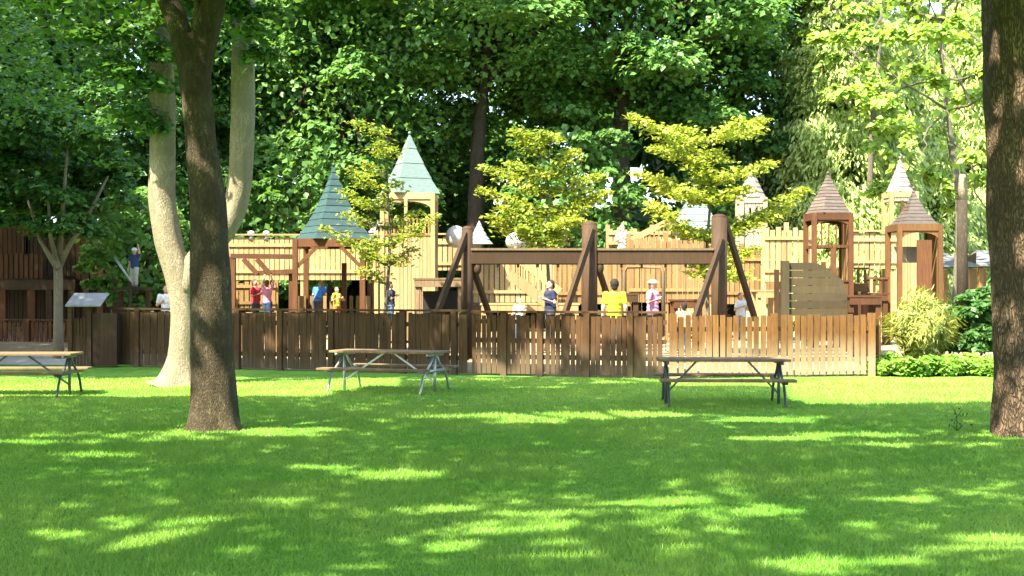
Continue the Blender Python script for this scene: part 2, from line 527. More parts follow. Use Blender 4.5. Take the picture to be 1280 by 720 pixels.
# ------------------------------------------------------------------ grass blades (uncountable: one object)
def grass():
    n = 620000
    Y = np.exp(RNG.uniform(math.log(6.5), math.log(27.5), n))
    X = RNG.uniform(-1, 1, n) * (0.42 * Y + 1.5)
    fy = np.interp(X, [-9.74, -0.97, 3.37, 7.97], [31.5, 28.2, 27.0, 27.9])
    k = Y < fy
    X, Y = X[k], Y[k]; n = len(X)
    # mown lawn with patches of longer, denser grass
    ln = (0.024 + 0.024 * RNG.random(n)) * (1 + 0.35 * vnoise(X, Y, 1.3, 3).clip(-1, 1))
    wd = 0.0032 * (Y / 8) ** 0.75 * (0.7 + 0.6 * RNG.random(n))
    a = RNG.random(n) * 6.283
    t = RNG.normal(size=(n, 2)) * 0.55
    B = np.stack([X, Y, np.zeros(n)], 1)
    s = np.stack([np.cos(a), np.sin(a), np.zeros(n)], 1) * wd[:, None]
    T = B + np.stack([t[:, 0] * ln, t[:, 1] * ln, ln], 1)
    V = np.stack([B - s, B + s, T], 1).reshape(-1, 3)
    me = bpy.data.meshes.new('grass')
    me.vertices.add(3 * n); me.vertices.foreach_set('co', V.astype(np.float32).ravel())
    me.loops.add(3 * n); me.loops.foreach_set('vertex_index', np.arange(3 * n, dtype=np.int32))
    me.polygons.add(n); me.polygons.foreach_set('loop_start', (np.arange(n) * 3).astype(np.int32))
    me.update(calc_edges=True)
    at = me.attributes.new('rnd', 'FLOAT', 'FACE'); at.data.foreach_set('value', (RNG.random(n) * .75 + .5 * np.clip((Y - 18) / 5 + .4 * vnoise(X, Y, 1.5, 12), 0, 1)).astype(np.float32))  # far blades paler and yellower: the sunlit strip painted into their colour
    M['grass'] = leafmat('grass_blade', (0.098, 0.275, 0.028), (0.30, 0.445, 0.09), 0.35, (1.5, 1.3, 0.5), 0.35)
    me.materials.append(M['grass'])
    o = bpy.data.objects.new('grass', me); COL.objects.link(o)
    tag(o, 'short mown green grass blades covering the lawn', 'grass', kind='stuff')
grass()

# ------------------------------------------------------------------ big trees on the lawn and the crowns that shade it
SUNX, SUNY = S.x / S.z, S.y / S.z
LIT = [(495, 597, 45, 6), (640, 655, 62, 9), (250, 658, 130, 14), (200, 680, 70, 12), (295, 686, 38, 9), (165, 650, 45, 6), (1040, 709, 80, 11),
       (700, 690, 34, 8), (1235, 678, 55, 9), (70, 670, 80, 6), (820, 627, 90, 4), (1130, 625, 40, 4), (660, 640, 40, 5), (560, 640, 50, 4),
       (470, 650, 40, 4), (545, 688, 34, 7), (545, 520, 90, 3.5), (700, 523, 60, 3), (800, 519, 70, 3), (960, 525, 60, 3.5), (650, 528, 40, 3), (1040, 545, 90, 3),
       (980, 548, 60, 3), (1150, 556, 80, 3), (90, 545, 80, 4), (200, 546, 60, 6), (330, 541, 110, 4), (60, 552, 60, 3), (140, 570, 50, 3),
       (1265, 545, 60, 3), (460, 527, 30, 2.5), (30, 690, 30, 5), (860, 690, 40, 5), (960, 640, 40, 4), (420, 585, 60, 3), (1180, 690, 30, 6), (480, 712, 60, 5), (350, 630, 40, 4)]
def lit(x, y):
    """sunlit lawn: holes and edges of the crowns, as their shade lies on the ground"""
    yy = np.maximum(y, 2.0)
    px = 640 + x / yy * F; py = HOR + EYE / yy * F
    nb = vnoise(x, y, 1.6, 1); ns = vnoise(x, y, 4.5, 2); n3 = vnoise(x, y, 10.0, 4)
    L = np.zeros(x.shape, bool); H = np.zeros(x.shape)
    for (a, b, c, d) in LIT:
        q = ((px - a) / c) ** 2 + ((py - b) / d) ** 2
        H = np.maximum(H, np.clip((2.0 + 0.7 * nb + 0.9 * ns + 0.8 * n3 - q) / 1.4, 0, 1))
    e = 4 * nb + 2 * ns
    L |= (px < 500) & (py > 472 + e * 0.6) & (py < 496 - np.clip((px - 380) / 10, 0, 10) + e * 0.4) & (px > -400)
    L |= (px > 985 + e) & (py < 504 + e * 0.4) & (py > 380)
    L |= (px > 835) & (px <= 985 + e) & (py < 484 + e * 0.3) & (py > 380)
    L |= (px > 480) & (px < 840) & (py < 474 + 2 * e) & (py > 468) & (ns > 0.1)
    # play area in full sun, except beside the old fence and the fort
    fy = np.interp(x, [-9.74, -0.97, 3.37, 7.97], [31.8, 28.5, 27.3, 28.2])
    behind = y - fy
    L |= (behind > 0.95) & (px > np.where(y > 33.5, 300, 205))
    L |= (behind > -0.1) & (px > 850) & ~((behind < .9) & (nb + .8 * ns > .75) & (px > 930))
    L |= (behind > 0) & (px > 500) & (nb + ns * 0.8 + n3 * .5 > 1.0)
    L |= (behind > 0) & (px > 290) & (px <= 500) & (ns + 0.6 * nb > 1.0)
    # thin places in the crowns: fine sunflecks
    nf = vnoise(x, y, 11.0, 5) + 0.6 * vnoise(x, y, 6.0, 6)
    thin = 0.5 * vnoise(x, y * 1.3, 1.1, 7) + 0.35 * vnoise(x, y, 2.6, 10)
    H = np.maximum(H, np.where(py > 500, np.clip((nf * 0.8 + 1.3 * thin - np.where(py > 585, 0.2, 0.75)) / 1.7, 0, 0.85), 0))
    # sun on the pale forked trunk and flecks on the two near trunks
    L |= (np.abs(x + 6.55 - (y - 25.3) * 0.84) < 0.95) & (y > 24.6) & (y < 27.7)
    L |= (np.abs(x + 5.2 - (y - 25.4) * 0.84) < 0.8) & (y > 26.3) & (y < 28.1)
    L |= (np.abs(x + 4.03 - (y - 17.2) * 0.84) < 0.5) & (y > 16.6) & (y < 18.6) & (nf > -0.1)
    L |= (np.abs(x + 4.2 - (y - 17.2) * 0.84) < 0.4) & (y > 18.6) & (y < 21.0) & (nf > 0.75)
    L |= (np.abs(x - 6.5 - (y - 16.6) * 0.84) < 0.6) & (y > 16.0) & (y < 20.0) & (nf > 0.55)
    return np.where(L, 1.0, H)

CROWNS = [  # trunk x, y, crown radius, bottom, top
    dict(k='front', x=-4.03, y=17.2, R=9.0, z0=5.4, z1=13.5),
    dict(k='right', x=6.62, y=16.6, R=9.5, z0=5.2, z1=13.5),
    dict(k='back', x=-6.75, y=25.3, R=7.5, z0=5.3, z1=16.0),
    dict(k='near', x=-7.5, y=3.5, R=11.0, z0=4.6, z1=14.5),
    dict(k='far', x=-24.0, y=37.0, R=9.5, z0=4.0, z1=17.0),  # unseen tree, added to shade the trees beside the fort
    dict(k='yard', x=-17.5, y=27.5, R=9.5, z0=3.8, z1=18.0),  # unseen tree, added to throw shade on the fort
]
def canopy():  # crown leaves laid out from the wanted sun and shade on the ground
    out = {c['k']: [] for c in CROWNS}
    gx, gy = np.meshgrid(np.arange(-24, 14, 0.3), np.arange(3, 52, 0.3))
    gx, gy = gx.ravel(), gy.ravel()
    for rep in range(6):
        todo = np.ones(len(gx), bool)
        x = gx + RNG.uniform(-.15, .15, len(gx)); y = gy + RNG.uniform(-.15, .15, len(gx))
        todo &= ~((x > 9.5) & (y > 30)) & ~((x > -9) & (y > 40)) & (x < 0.62 * y + 5)
        order = RNG.permutation(len(CROWNS))
        for tr in range(4):
            for ci in order:
                c = CROWNS[ci]
                z = c['z0'] + (c['z1'] - c['z0']) * RNG.random(len(gx)) ** 0.8
                X, Y = x + SUNX * z, y + SUNY * z
                rr = np.hypot(X - c['x'], Y - c['y']) / c['R']
                zc = (z - c['z0']) / (c['z1'] - c['z0'])
                dome = np.sqrt(np.clip(1 - zc ** 2 * 0.85, 0.02, 1))
                ok = todo & (rr < dome) & ((x * 7 + y * 13 + rep) % 1 < 2)
                id_ = np.where(ok)[0]
                if len(id_):
                    out[c['k']].append(np.stack([X[id_], Y[id_], z[id_]], 1)); todo[id_] = False
    res = {}
    for c in CROWNS:
        C = np.concatenate(out[c['k']]) if out[c['k']] else np.zeros((0, 3))
        per = 7
        P = np.repeat(C, per, 0) + RNG.normal(size=(len(C) * per, 3)) * np.array([.24, .24, .14])
        g = P - np.array([[SUNX, SUNY, 1.0]]) * P[:, 2:3]
        keep = RNG.random(len(g)) >= lit(g[:, 0], g[:, 1])
        # nothing hangs into the open view under the crowns, except the leafy boughs over the left of the lawn
        yy = np.maximum(P[:, 1], 0.5)
        px = 640 + P[:, 0] / yy * F; py = HOR - (P[:, 2] - EYE) / yy * F
        lim = np.where(px < 330, np.where(px < 225, 150, 95) + 55 * vnoise(P[:, 0], P[:, 2], 1.2, 8), -12) if c['k'] in ('back', 'yard') else np.where(px < 190, 12 + 25 * vnoise(P[:, 0], P[:, 2], 1.5, 9), -12)
        inside = (P[:, 1] > 0.8) & (px > -40) & (px < 1320) & (py > lim)
        keep &= ~inside
        keep &= ~((P[:, 1] > -3) & (P[:, 1] < 3) & (P[:, 2] < 3.6))
        P = P[keep]
        if c['k'] == 'back':                            # leaves added along the sun rays to shade the two pale limbs
            q = []
            for i in range(5200):
                z = random.uniform(5.2, 9.5); t = random.uniform(1.2, 5.0)
                x0 = -6.9 if i % 2 else -5.3
                q.append((x0 + S.x * t + random.gauss(0, .28), 25.3 + S.y * t + random.gauss(0, .28), z + S.z * t))
            q = np.array(q)
            P = np.concatenate([P, q[HOR - (q[:, 2] - EYE) / q[:, 1] * F < 110]])
        res[c['k']] = P
    return res
CAN = canopy()

def lawn_tree(name, label, key, bark, stems, limbs, cat='tree', group='large trees shading the lawn', flare=None):
    """stems: list of (points, radii); limbs: how many boughs reach into the crown"""
    base = stems[0][0][0]
    root = empty(name, (base[0], base[1], 0), label, cat, group)
    m = MB()
    ends = []
    for pts, rad in stems:
        # smooth resample
        P = [Vector(p) for p in pts]; out, ro = [], []
        for i in range(len(P) - 1):
            p0, p1, p2, p3 = P[max(i - 1, 0)], P[i], P[i + 1], P[min(i + 2, len(P) - 1)]
            for s in range(6):
                t = s / 6
                out.append(0.5 * ((2 * p1) + (p2 - p0) * t + (2 * p0 - 5 * p1 + 4 * p2 - p3) * t * t + (3 * p1 - p0 - 3 * p2 + p3) * t ** 3))
                ro.append(rad[i] + (rad[i + 1] - rad[i]) * t)
        out.append(P[-1]); ro.append(rad[-1])
        m.tube(out, ro, 22, bumpy=0.09)
        ends.append(out[-1])
    LP = CAN[key]
    if key == 'back':                                   # leafy boughs hanging round the upper limbs
        bc = [W(a, b, Y_) for a, b, Y_ in ((160, 45, 24), (182, 110, 24.6), (205, 30, 23.8), (303, 20, 24.2), (326, 75, 24.8), (285, 5, 24), (168, 150, 25), (222, 5, 24), (338, 25, 24.5), (140, 95, 24.3), (200, 75, 24.4), (318, 45, 24), (110, 50, 24), (190, 165, 24.9))]
        bp, _, _ = clump_leaves(np.array([list(v) for v in bc]), .42 + .3 * RNG.random(len(bc)), 260, .7)
        LP = np.concatenate([LP, bp])
    ids = RNG.permutation(len(LP))[:limbs] if len(LP) else []
    for j, i in enumerate(ids):
        e = Vector(LP[i]) - Vector((0, 0, .2))
        q = min(ends, key=lambda v: (v - e).length) if j % 3 else ends[j % len(ends)]
        if e.z < q.z - 1.5: continue
        seen = 0
        for t in (.3, .5, .7, .85, 1):
            v = q.lerp(e, t)
            seen += v.y > 1 and abs(v.x / v.y * F) < 680 and HOR - (v.z - .5 - EYE) / v.y * F > -10
        if seen: continue
        m.tube(wobble_path(q, e, 7, 0.35), [0.11 * (1 - .12 * t) for t in range(8)], 7)
    m.build('trunk', bark, root, smooth=True)
    if len(LP):
        nr = RNG.normal(size=LP.shape) * 0.5 + np.array([0, 0, 1.0])
        ax = RNG.normal(size=LP.shape) + np.array([0, 0, -.3])
        leaf_mesh('crown', LP, nr, ax, 0.15 * (0.7 + .6 * RNG.random(len(LP))), 0.85, 'leaf_dark' if key in ('back', 'yard', 'far') else 'leaf_shade', root)  # darker leaf on three crowns: canopy shade put into their colour
    return root

def st(px_list, Y, dy=None):
    return [tuple(W(px, py, Y + (dy[i] if dy else 0))) for i, (px, py) in enumerate(px_list)]
Yf = 17.2
lawn_tree('shade_tree', 'dark mottled tree trunk forking high up, standing on the lawn before the pale twin trunk', 'front', 'bark_front', [
    (st([(267, 541), (267, 528), (267, 500), (266, 430), (264, 340), (259, 250), (250, 170), (243, 95), (236, 40)], Yf), [0.40, 0.345, 0.305, 0.28, 0.265, 0.235, 0.20, 0.21, 0.10]),
    (st([(240, 100), (226, 45), (205, -20), (185, -130), (150, -330)], Yf, [0, 0, .1, .3, 1]), [0.16, 0.15, 0.14, 0.12, 0.08]),
    (st([(246, 100), (258, 40), (270, -20), (288, -140), (330, -330)], Yf, [0, 0, -.1, -.3, -1]), [0.17, 0.165, 0.16, 0.14, 0.08]),
    (st([(244, 60), (247, 10), (244, -60), (235, -250)], Yf, [0, -.1, -.5, -2]), [0.12, 0.045, 0.04, 0.03])], 26)
Yb = 25.3
lawn_tree('shade_tree', 'pale sunlit tree trunk dividing in two low down behind the dark mottled trunk', 'back', 'bark_pale', [
    (st([(220, 484), (222, 474), (226, 445), (229, 395), (223, 345), (210, 300), (202, 245), (203, 190), (203, 110), (199, 40), (188, -60), (170, -200)], Yb), [0.56, 0.38, 0.25, 0.225, 0.25, 0.27, 0.26, 0.25, 0.235, 0.22, 0.18, 0.1]),
    (st([(228, 362), (248, 322), (277, 292), (293, 262), (300, 220), (303, 150), (304, 80), (306, 10), (312, -90), (330, -220)], Yb, [0, 0, 0, .1, .1, .1, .1, .2, .3, .5]), [0.24, 0.21, 0.215, 0.23, 0.235, 0.235, 0.23, 0.21, 0.17, 0.1])], 26)
Yr = 16.6
lawn_tree('shade_tree', 'thick furrowed brown trunk at the edge of the lawn beside the leafy shrubs', 'right', 'bark_right', [
    (st([(1276, 548), (1277, 530), (1278, 490), (1278, 420), (1276, 300), (1274, 180), (1271, 60), (1268, -40), (1266, -150), (1266, -320)], Yr), [0.44, 0.395, 0.37, 0.37, 0.38, 0.40, 0.42, 0.42, 0.36, 0.14]),
    (st([(1270, -60), (1240, -150), (1180, -320)], Yr, [0, -.3, -1.5]), [0.24, 0.19, 0.08]),
    (st([(1272, -60), (1310, -150), (1390, -330)], Yr, [0, .3, 1.5]), [0.24, 0.19, 0.08])], 30)
lawn_tree('shade_tree', 'broad leafy tree whose low crown shades the near lawn', 'near', 'bark_right', [
    ([(-7.5, 3.5, -.1), (-7.5, 3.5, .5), (-7.4, 3.5, 3), (-7.4, 3.6, 5), (-7.2, 3.8, 8)], [0.5, 0.38, 0.33, 0.3, 0.15])], 30)
lawn_tree('shade_tree', 'added unseen leafy tree beyond the concrete path shading the far side of the fort', 'far', 'bark_bg', [
    ([(-24, 37, -.1), (-24, 37, .5), (-23.9, 37, 3), (-23.8, 37.1, 6), (-23.7, 37.3, 11)], [0.5, 0.38, 0.33, 0.3, 0.15])], 24)
lawn_tree('shade_tree', 'added unseen leafy tree on the lawn shading the brown timber fort', 'yard', 'bark_bg', [
    ([(-17.5, 27.5, -.1), (-17.5, 27.5, .5), (-17.4, 27.5, 3), (-17.3, 27.6, 5), (-17.2, 27.8, 8.5)], [0.5, 0.38, 0.33, 0.3, 0.15])], 24)

# ------------------------------------------------------------------ trees behind the playground
G = 'trees behind the playground'
bg_tree('maple_tree', 'tall dark maple with a stout trunk rising behind the pale teal spire', 597, 50, 20, 8.2, 7.5, rt=0.42, ncl=105, per=380)
bg_tree('maple_tree', 'tall maple with grey trunk showing beside the golden young tree', 783, 51, 20, 7.4, 7.2, rt=0.52, ncl=105, per=380)
bg_tree('maple_tree', 'broad maple with sunlit clumps above the teal gazebo roof', 425, 51, 19, 3.2, 6.3, rt=0.38, ncl=100, per=360)
bg_tree('maple_tree', 'dense dark maple between the golden young tree and the drooping cedar', 915, 54, 20, 3.4, 3.6, mat='leaf_dark', ncl=85, per=380, rt=0.4)
bg_tree('maple_tree', 'leafy maple behind the pale forked trunk', 300, 53, 19, 2.5, 5.5, rt=0.38, ncl=80, per=350)
bg_tree('maple_tree', 'dark leafy tree rising behind the brown timber fort', 95, 46, 18, 3.0, 5.8, mat='leaf_dark', ncl=85, per=350)
bg_tree('maple_tree', 'dark tree at the far edge beyond the timber fort deck', -95, 47, 18, 2.5, 6.0, mat='leaf_dark', ncl=80, per=330)
bg_tree('understory_tree', 'low bright leafy tree beside the teal gazebo roof', 378, 46, 8.0, 1.5, 2.3, ncl=36, per=330, rt=0.14, leaf=.26, fill=1500)
bg_tree('understory_tree', 'low leafy tree under the big maples, above the swing beam', 715, 47, 8.4, 1.6, 2.6, ncl=40, per=330, rt=0.16, leaf=.26, fill=1500)
bg_tree('understory_tree', 'low dark leafy tree between the pale trunk and the fort', 172, 40, 5.4, 1.0, 2.0, ncl=34, per=300, rt=0.12, leaf=.24, fill=1500)
bg_tree('understory_tree', 'low dark tree in the gap behind the forked trunk', 265, 45, 6.8, .8, 2.2, mat='leaf_dark', ncl=34, per=300, rt=0.13, leaf=.26, fill=1500)
bg_tree('understory_tree', 'dark bushy tree filling the gap beside the maple trunk above the white dome', 668, 58, 16, .6, 3.8, mat='leaf_dark', ncl=40, per=340, rt=.16, leaf=.28, fill=3000)
bg_tree('understory_tree', 'low dark bushy tree filling the gap behind the round white dome', 570, 57, 9, .5, 3.0, mat='leaf_dark', ncl=40, per=340, rt=.16, leaf=.28, fill=3000)
bg_tree('understory_tree', 'low dark bushy tree behind the white spire', 870, 50, 7.0, .8, 2.6, mat='leaf_dark', ncl=36, per=300, rt=0.13, leaf=.26, fill=2000)

def cedar(label, px, Y, H, R, mat, n_b=150, keep=None, zb=1.5, leaf=.34):
    X = XX(px, Y)
    root = empty('cedar_tree', (X, Y, 0), label, 'tree', G)
    m = MB()
    m.tube(wobble_path((X, Y, -.1), (X, Y, H), 10, .1), [0.36 * (1 - .095 * i) for i in range(11)], 10, bumpy=.1)
    Ps, ns, As = [], [], []
    for i in range(n_b):
        f = random.random() ** 1.15
        z = zb + (H - zb) * f
        L = R * (1 - f * 0.85) * random.uniform(.6, 1.05) + .3
        a = random.random() * 2 * PI
        tip = Vector((X + math.cos(a) * L, Y + math.sin(a) * L, z - L * .22))
        if i % 2 == 0:
            m.tube([Vector((X, Y, z)), Vector((X, Y, z)).lerp(tip, .5) + Vector((0, 0, .25)), tip], [.05, .04, .015], 5)
        k = int(300 + 150 * L)
        t = RNG.random(k) ** .6
        p = np.outer(1 - t, [X, Y, z]) + np.outer(t, tip)
        p[:, 2] += .3 * np.sin(np.pi * t) - np.abs(RNG.normal(size=k)) * .55
        sd = np.array([-math.sin(a), math.cos(a), 0])
        p += sd * RNG.normal(size=(k, 1)) * (.18 + .55 * t[:, None] * L * .25)
        nn = np.array([math.cos(a) * .7 + S.x * .6, math.sin(a) * .7 + S.y * .6, .75]) + RNG.normal(size=(k, 3)) * .5
        Ps.append(p); ns.append(nn); As.append(np.array([math.cos(a) * .3, math.sin(a) * .3, -1]) + RNG.normal(size=(k, 3)) * .25)
    m.build('trunk', 'bark_bg', root, smooth=True)
    P, n1, A = np.concatenate(Ps), np.concatenate(ns), np.concatenate(As)
    if keep is not None:
        q = keep(P); P, n1, A = P[q], n1[q], A[q]
    leaf_mesh('crown', P, n1, A, leaf * (.45 + .7 * RNG.random(len(P))), .36, mat, root)
    return root
cedar('tall drooping pale green cedar behind the brown shingled turret', 1050, 53, 21, 4.2, 'leaf_cedar', 330)
cedar('drooping yellow green cedar behind the pale spire on the castle', 1130, 57, 14.5, 4.2, 'leaf_cedar', 290)
cedar('pale drooping conifer at the far side beside the thick trunk', 1230, 60, 19, 4.6, 'leaf_cedar', 290)
gap = lambda P: ~((vnoise(P[:, 0] * 1.4, P[:, 2] * 1.1, 1.3, 21) > .45))
bg_tree('lime_tree', 'airy lime green tree with thin limbs beside the thick trunk', 1195, 44, 15, 4.0, 4.2, mat='leaf_lime', bark='bark_young', rt=.16, ncl=64, per=260, leaf=.26, fill=900, gap=gap)
bg_tree('lime_tree', 'light lime green tree at the edge above the cedars', 1090, 50, 17.5, 8.0, 3.8, mat='leaf_lime', bark='bark_young', rt=.16, ncl=40, per=230, leaf=.26, fill=300, gap=gap)

# far wood: one uncountable mass
def far_wood():
    xs = []
    for i in range(620):
        x = random.uniform(-46, 46); y = random.uniform(63, 76)
        hmax = 26 if x < 14 else (9.5 if x < 24 else 15)
        xs.append((x, y, random.uniform(.5, hmax) if i % 3 else random.uniform(.3, 4)))
    C = np.array(xs)
    P, nr, ax = clump_leaves(C, 1.8 + 1.2 * RNG.random(len(C)), 260, .8)
    o = leaf_mesh('far_woods', P, nr, ax, 1.0 * (.6 + .8 * RNG.random(len(P))), .85, 'leaf_dark')
    tag(o, 'dense dark wood closing the view behind all the trees', 'woods', kind='stuff')
far_wood()
# bare grey trunk whose sunlit top is painted as paler bark, beyond the castle
t = empty('tree_stump', (XX(1203, 42), 42, 0), 'tall straight bare trunk with a pale lit top behind the dark bush', 'tree')
MB().tube([W(1203, 400, 42), W(1203, 310, 42), W(1203, 250, 42)], [.2, .17, .16], 12, bumpy=.1).build('trunk', 'bark_bg', t, smooth=True)
MB().tube([W(1203, 250.3, 42), W(1204, 218, 42)], [.158, .13], 12, bumpy=.1).build('lit_top', 'bark_pale', t, smooth=True)

# ------------------------------------------------------------------ young trees inside the play area
def young_tree(label, base, Y, fork_py, tips, mat, rt=.07, per=520, spread=.42, leaf=.14, name='locust_tree'):
    X = XX(base, Y)
    root = empty(name, (X, Y, 0.3), label, 'tree', 'young trees inside the playground')
    m = MB()
    zt = max(ZZ(t[1], Y) for t in tips)
    trunk = wobble_path((X, Y, .25), (X + .1, Y, zt - .3), 12, .09)
    m.tube(trunk, [rt * (1 - .07 * i) for i in range(13)], 8)
    Ps, ns, As = [], [], []
    for (px, py) in tips:
        e = W(px, py, Y) + Vector((0, random.uniform(-1.0, 1.0), 0))
        zs = max(ZZ(fork_py, Y), e.z - .35 * abs(e.x - X) - .25)
        i = min(range(13), key=lambda k: abs(trunk[k].z - zs))
        br = wobble_path(trunk[i], e, 7, .10)
        m.tube(br, [.035 * (1 - .11 * k) for k in range(8)], 5)
        L = (e - trunk[i]).length
        k = int(per * (.5 + L * .42))
        tt = .18 + .82 * RNG.random(k)
        bp = np.array([list(b) for b in br])
        p = np.stack([np.interp(tt * 7, np.arange(8), bp[:, c]) for c in range(3)], 1)
        sp = spread * (.35 + .65 * np.sin(np.pi * np.clip(tt * .9 + .08, 0, 1)))
        # short side sprays along the branch
        side = np.floor(tt * 9)
        jig = np.sin(side * 12.9 + px) * .5
        off = RNG.normal(size=(k, 3)) * np.array([.75, .95, .30]) * sp[:, None]
        off[:, 2] = off[:, 2] * .8 + np.abs(off[:, 2]) * .25 - .10 * np.hypot(off[:, 0], off[:, 1])
        off[:, 0] += jig * .12
        p = p + off
        Ps.append(p); ns.append(np.array([0, -.1, 1.0]) + RNG.normal(size=(k, 3)) * .5)
        As.append(off * np.array([1, 1, .3]) + RNG.normal(size=(k, 3)) * .12)
    m.build('trunk', 'bark_young', root, smooth=True)
    P = np.concatenate(Ps)
    leaf_mesh('crown', P, np.concatenate(ns), np.concatenate(As), leaf * (.6 + .8 * RNG.random(len(P))), .5, mat, root)
    return root
young_tree('golden yellow young tree with spreading arms above the swing post', 885, 31.6, 345, [(785, 150), (840, 160), (962, 142), (918, 155), (1012, 234), (955, 205), (800, 213), (808, 255), (845, 240), (860, 200), (900, 185),
           (930, 235), (880, 240), (850, 280), (920, 270), (955, 265), (905, 300), (940, 310), (870, 320), (925, 345), (830, 232), (985, 262), (820, 180), (890, 215)], 'leaf_locust', per=380, spread=.30)
young_tree('yellow green young tree above the middle of the swing beam', 683, 33.5, 330, [(605, 205), (640, 165), (680, 170), (720, 190), (752, 215), (600, 235), (635, 200), (700, 215), (740, 250), (630, 260), (660, 230),
           (690, 260), (720, 275), (650, 285), (762, 238), (612, 270), (700, 290)], 'leaf_olive', per=340, spread=.29)
young_tree('slender yellow green young tree before the pale teal spire', 480, 31.0, 360, [(448, 158), (470, 175), (492, 190), (440, 215), (420, 235), (455, 205), (495, 225), (425, 265), (450, 250), (520, 262), (475, 240), (500, 275),
           (435, 300), (530, 285), (460, 300), (515, 310), (445, 335), (490, 320), (545, 268), (410, 285)], 'leaf_olive', per=190, spread=.25, leaf=.12, rt=.055)

# small tree by the fort
Yt = 35.5
st_ = empty('small_tree', (XX(72, Yt), Yt, 0), 'small tree with smooth pale trunk and dark leaves before the brown timber fort', 'tree')
m = MB()
m.tube([W(73, 452, Yt), W(73, 400, Yt), W(73, 350, Yt), W(72, 330, Yt)], [.16, .13, .125, .12], 12, bumpy=.05)
for pp in ([(72, 335), (63, 322), (50, 300), (35, 250)], [(73, 335), (76, 300), (80, 240), (85, 180)], [(72, 334), (68, 315), (62, 290), (60, 230)], [(73, 335), (85, 310), (110, 270), (135, 220)]):
    m.tube([W(a, b, Yt + random.uniform(-.3, .3)) for a, b in pp], [.1, .07, .05, .03], 8)
m.build('trunk', 'bark_pale', st_, smooth=True)
ncl = 62
C = np.array([list(W(random.uniform(-15, 160), random.uniform(115, 300), Yt + random.uniform(-1.6, 1.6))) for _ in range(ncl)])
k = np.hypot((C[:, 0] - XX(72, Yt)) / 2.2, (C[:, 2] - ZZ(200, Yt)) / 2.7) < 1
C = C[k]
P, nr, ax = clump_leaves(C, .45 + .35 * RNG.random(len(C)), 260)
leaf_mesh('crown', P, nr, ax, .17 * (.6 + .8 * RNG.random(len(P))), .8, 'leaf_dark', st_)  # crown given the darker leaf colour to stand for its shade

# ------------------------------------------------------------------ fences
def fence(name, label, a, b, h, mat, pitch, sw, posts, h0=0.05, top_rail=True, slat_jit=.012, rails=(0.32, 1.1), round_top=False, group='wooden fences round the playground', post_h=.05):
    a, b = Vector(a), Vector(b)
    d = (b - a); L = d.length; d.normalize()
    nrm = Vector((d.y, -d.x, 0))
    if nrm.y > 0: nrm = -nrm                        # towards the lawn
    ang = math.atan2(d.y, d.x)
    root = empty(name, a, label, 'fence', group)
    s = MB()
    n = int(L / pitch)
    pts = [L * p for p in posts]
    for i in range(n):
        u = (i + .5) * pitch + random.uniform(-slat_jit, slat_jit)
        if any(abs(u - q) < .08 for q in pts): continue
        hh = h - .03 + random.uniform(-.02, .02) if not round_top else h + random.uniform(-.03, .03)
        c = a + d * u + nrm * (.035 + random.uniform(-.006, .006))
        s.box((c.x, c.y, (h0 + hh) / 2), (sw * random.uniform(.93, 1.05), .024, hh - h0), ang + random.uniform(-.05, .05), 0, random.uniform(-.012, .012))
    s.build('slats', mat, root)
    for z in rails:
        MB().bar(a + Vector((0, 0, z)), b + Vector((0, 0, z)), .045, .10).build('rail', mat, root)
    if top_rail:
        MB().bar(a + Vector((0, 0, h + .035)) + nrm * .02, b + Vector((0, 0, h + .035)) + nrm * .02, .15, .045).build('top_rail', mat, root)
    for q in pts:
        p = a + d * q
        MB().box((p.x + nrm.x * .03, p.y + nrm.y * .03, (h + post_h) / 2), (.13, .13, h + post_h), ang).build('post', mat, root)
    return root
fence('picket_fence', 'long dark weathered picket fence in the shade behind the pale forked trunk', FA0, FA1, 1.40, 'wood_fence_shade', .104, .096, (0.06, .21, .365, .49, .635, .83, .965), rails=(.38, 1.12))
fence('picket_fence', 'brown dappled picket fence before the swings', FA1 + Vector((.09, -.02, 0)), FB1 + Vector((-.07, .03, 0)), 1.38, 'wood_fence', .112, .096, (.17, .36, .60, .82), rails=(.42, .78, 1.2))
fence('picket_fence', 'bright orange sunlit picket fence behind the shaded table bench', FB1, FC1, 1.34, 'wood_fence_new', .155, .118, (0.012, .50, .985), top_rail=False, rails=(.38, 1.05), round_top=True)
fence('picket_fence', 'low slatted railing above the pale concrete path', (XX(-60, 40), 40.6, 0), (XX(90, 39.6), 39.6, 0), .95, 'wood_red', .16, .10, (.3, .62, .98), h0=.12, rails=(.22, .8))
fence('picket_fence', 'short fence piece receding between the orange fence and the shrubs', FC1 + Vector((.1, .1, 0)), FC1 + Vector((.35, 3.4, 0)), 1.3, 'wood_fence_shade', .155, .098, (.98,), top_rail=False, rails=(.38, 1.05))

# board stand with a sloped lid at the fence gap
k = empty('bin_shelter', (XX(118, 31.7), 31.9, 0), 'dark wooden cabinet under a small sloped grey lid at the fence end', 'shelter')
Yk = 31.45
for px in (90, 114):
    MB().box((XX(px, Yk), Yk - .12, .76), (.1, .1, 1.52)).build('post', 'wood_fence_shade', k)
b = MB()
for i in range(5):
    b.box((XX(94.5 + i * 4.1, Yk), Yk - .06, .62), (.065, .03, 1.16))
b.build('slat_panel', 'wood_fence_shade', k)
b = MB()
for i in range(6): b.box((XX(119.5 + i * 5.2, Yk), Yk - .1, .69), (.10, .05, 1.3))
b.box((XX(132, Yk), Yk + .2, .69), (.58, .5, 1.26))
b.build('cabinet', 'wood_dark', k)
MB().box((XX(110, Yk), Yk - .05, 1.66), (.86, .74, .035), 0, .42, .0).build('lid', 'lid', k)

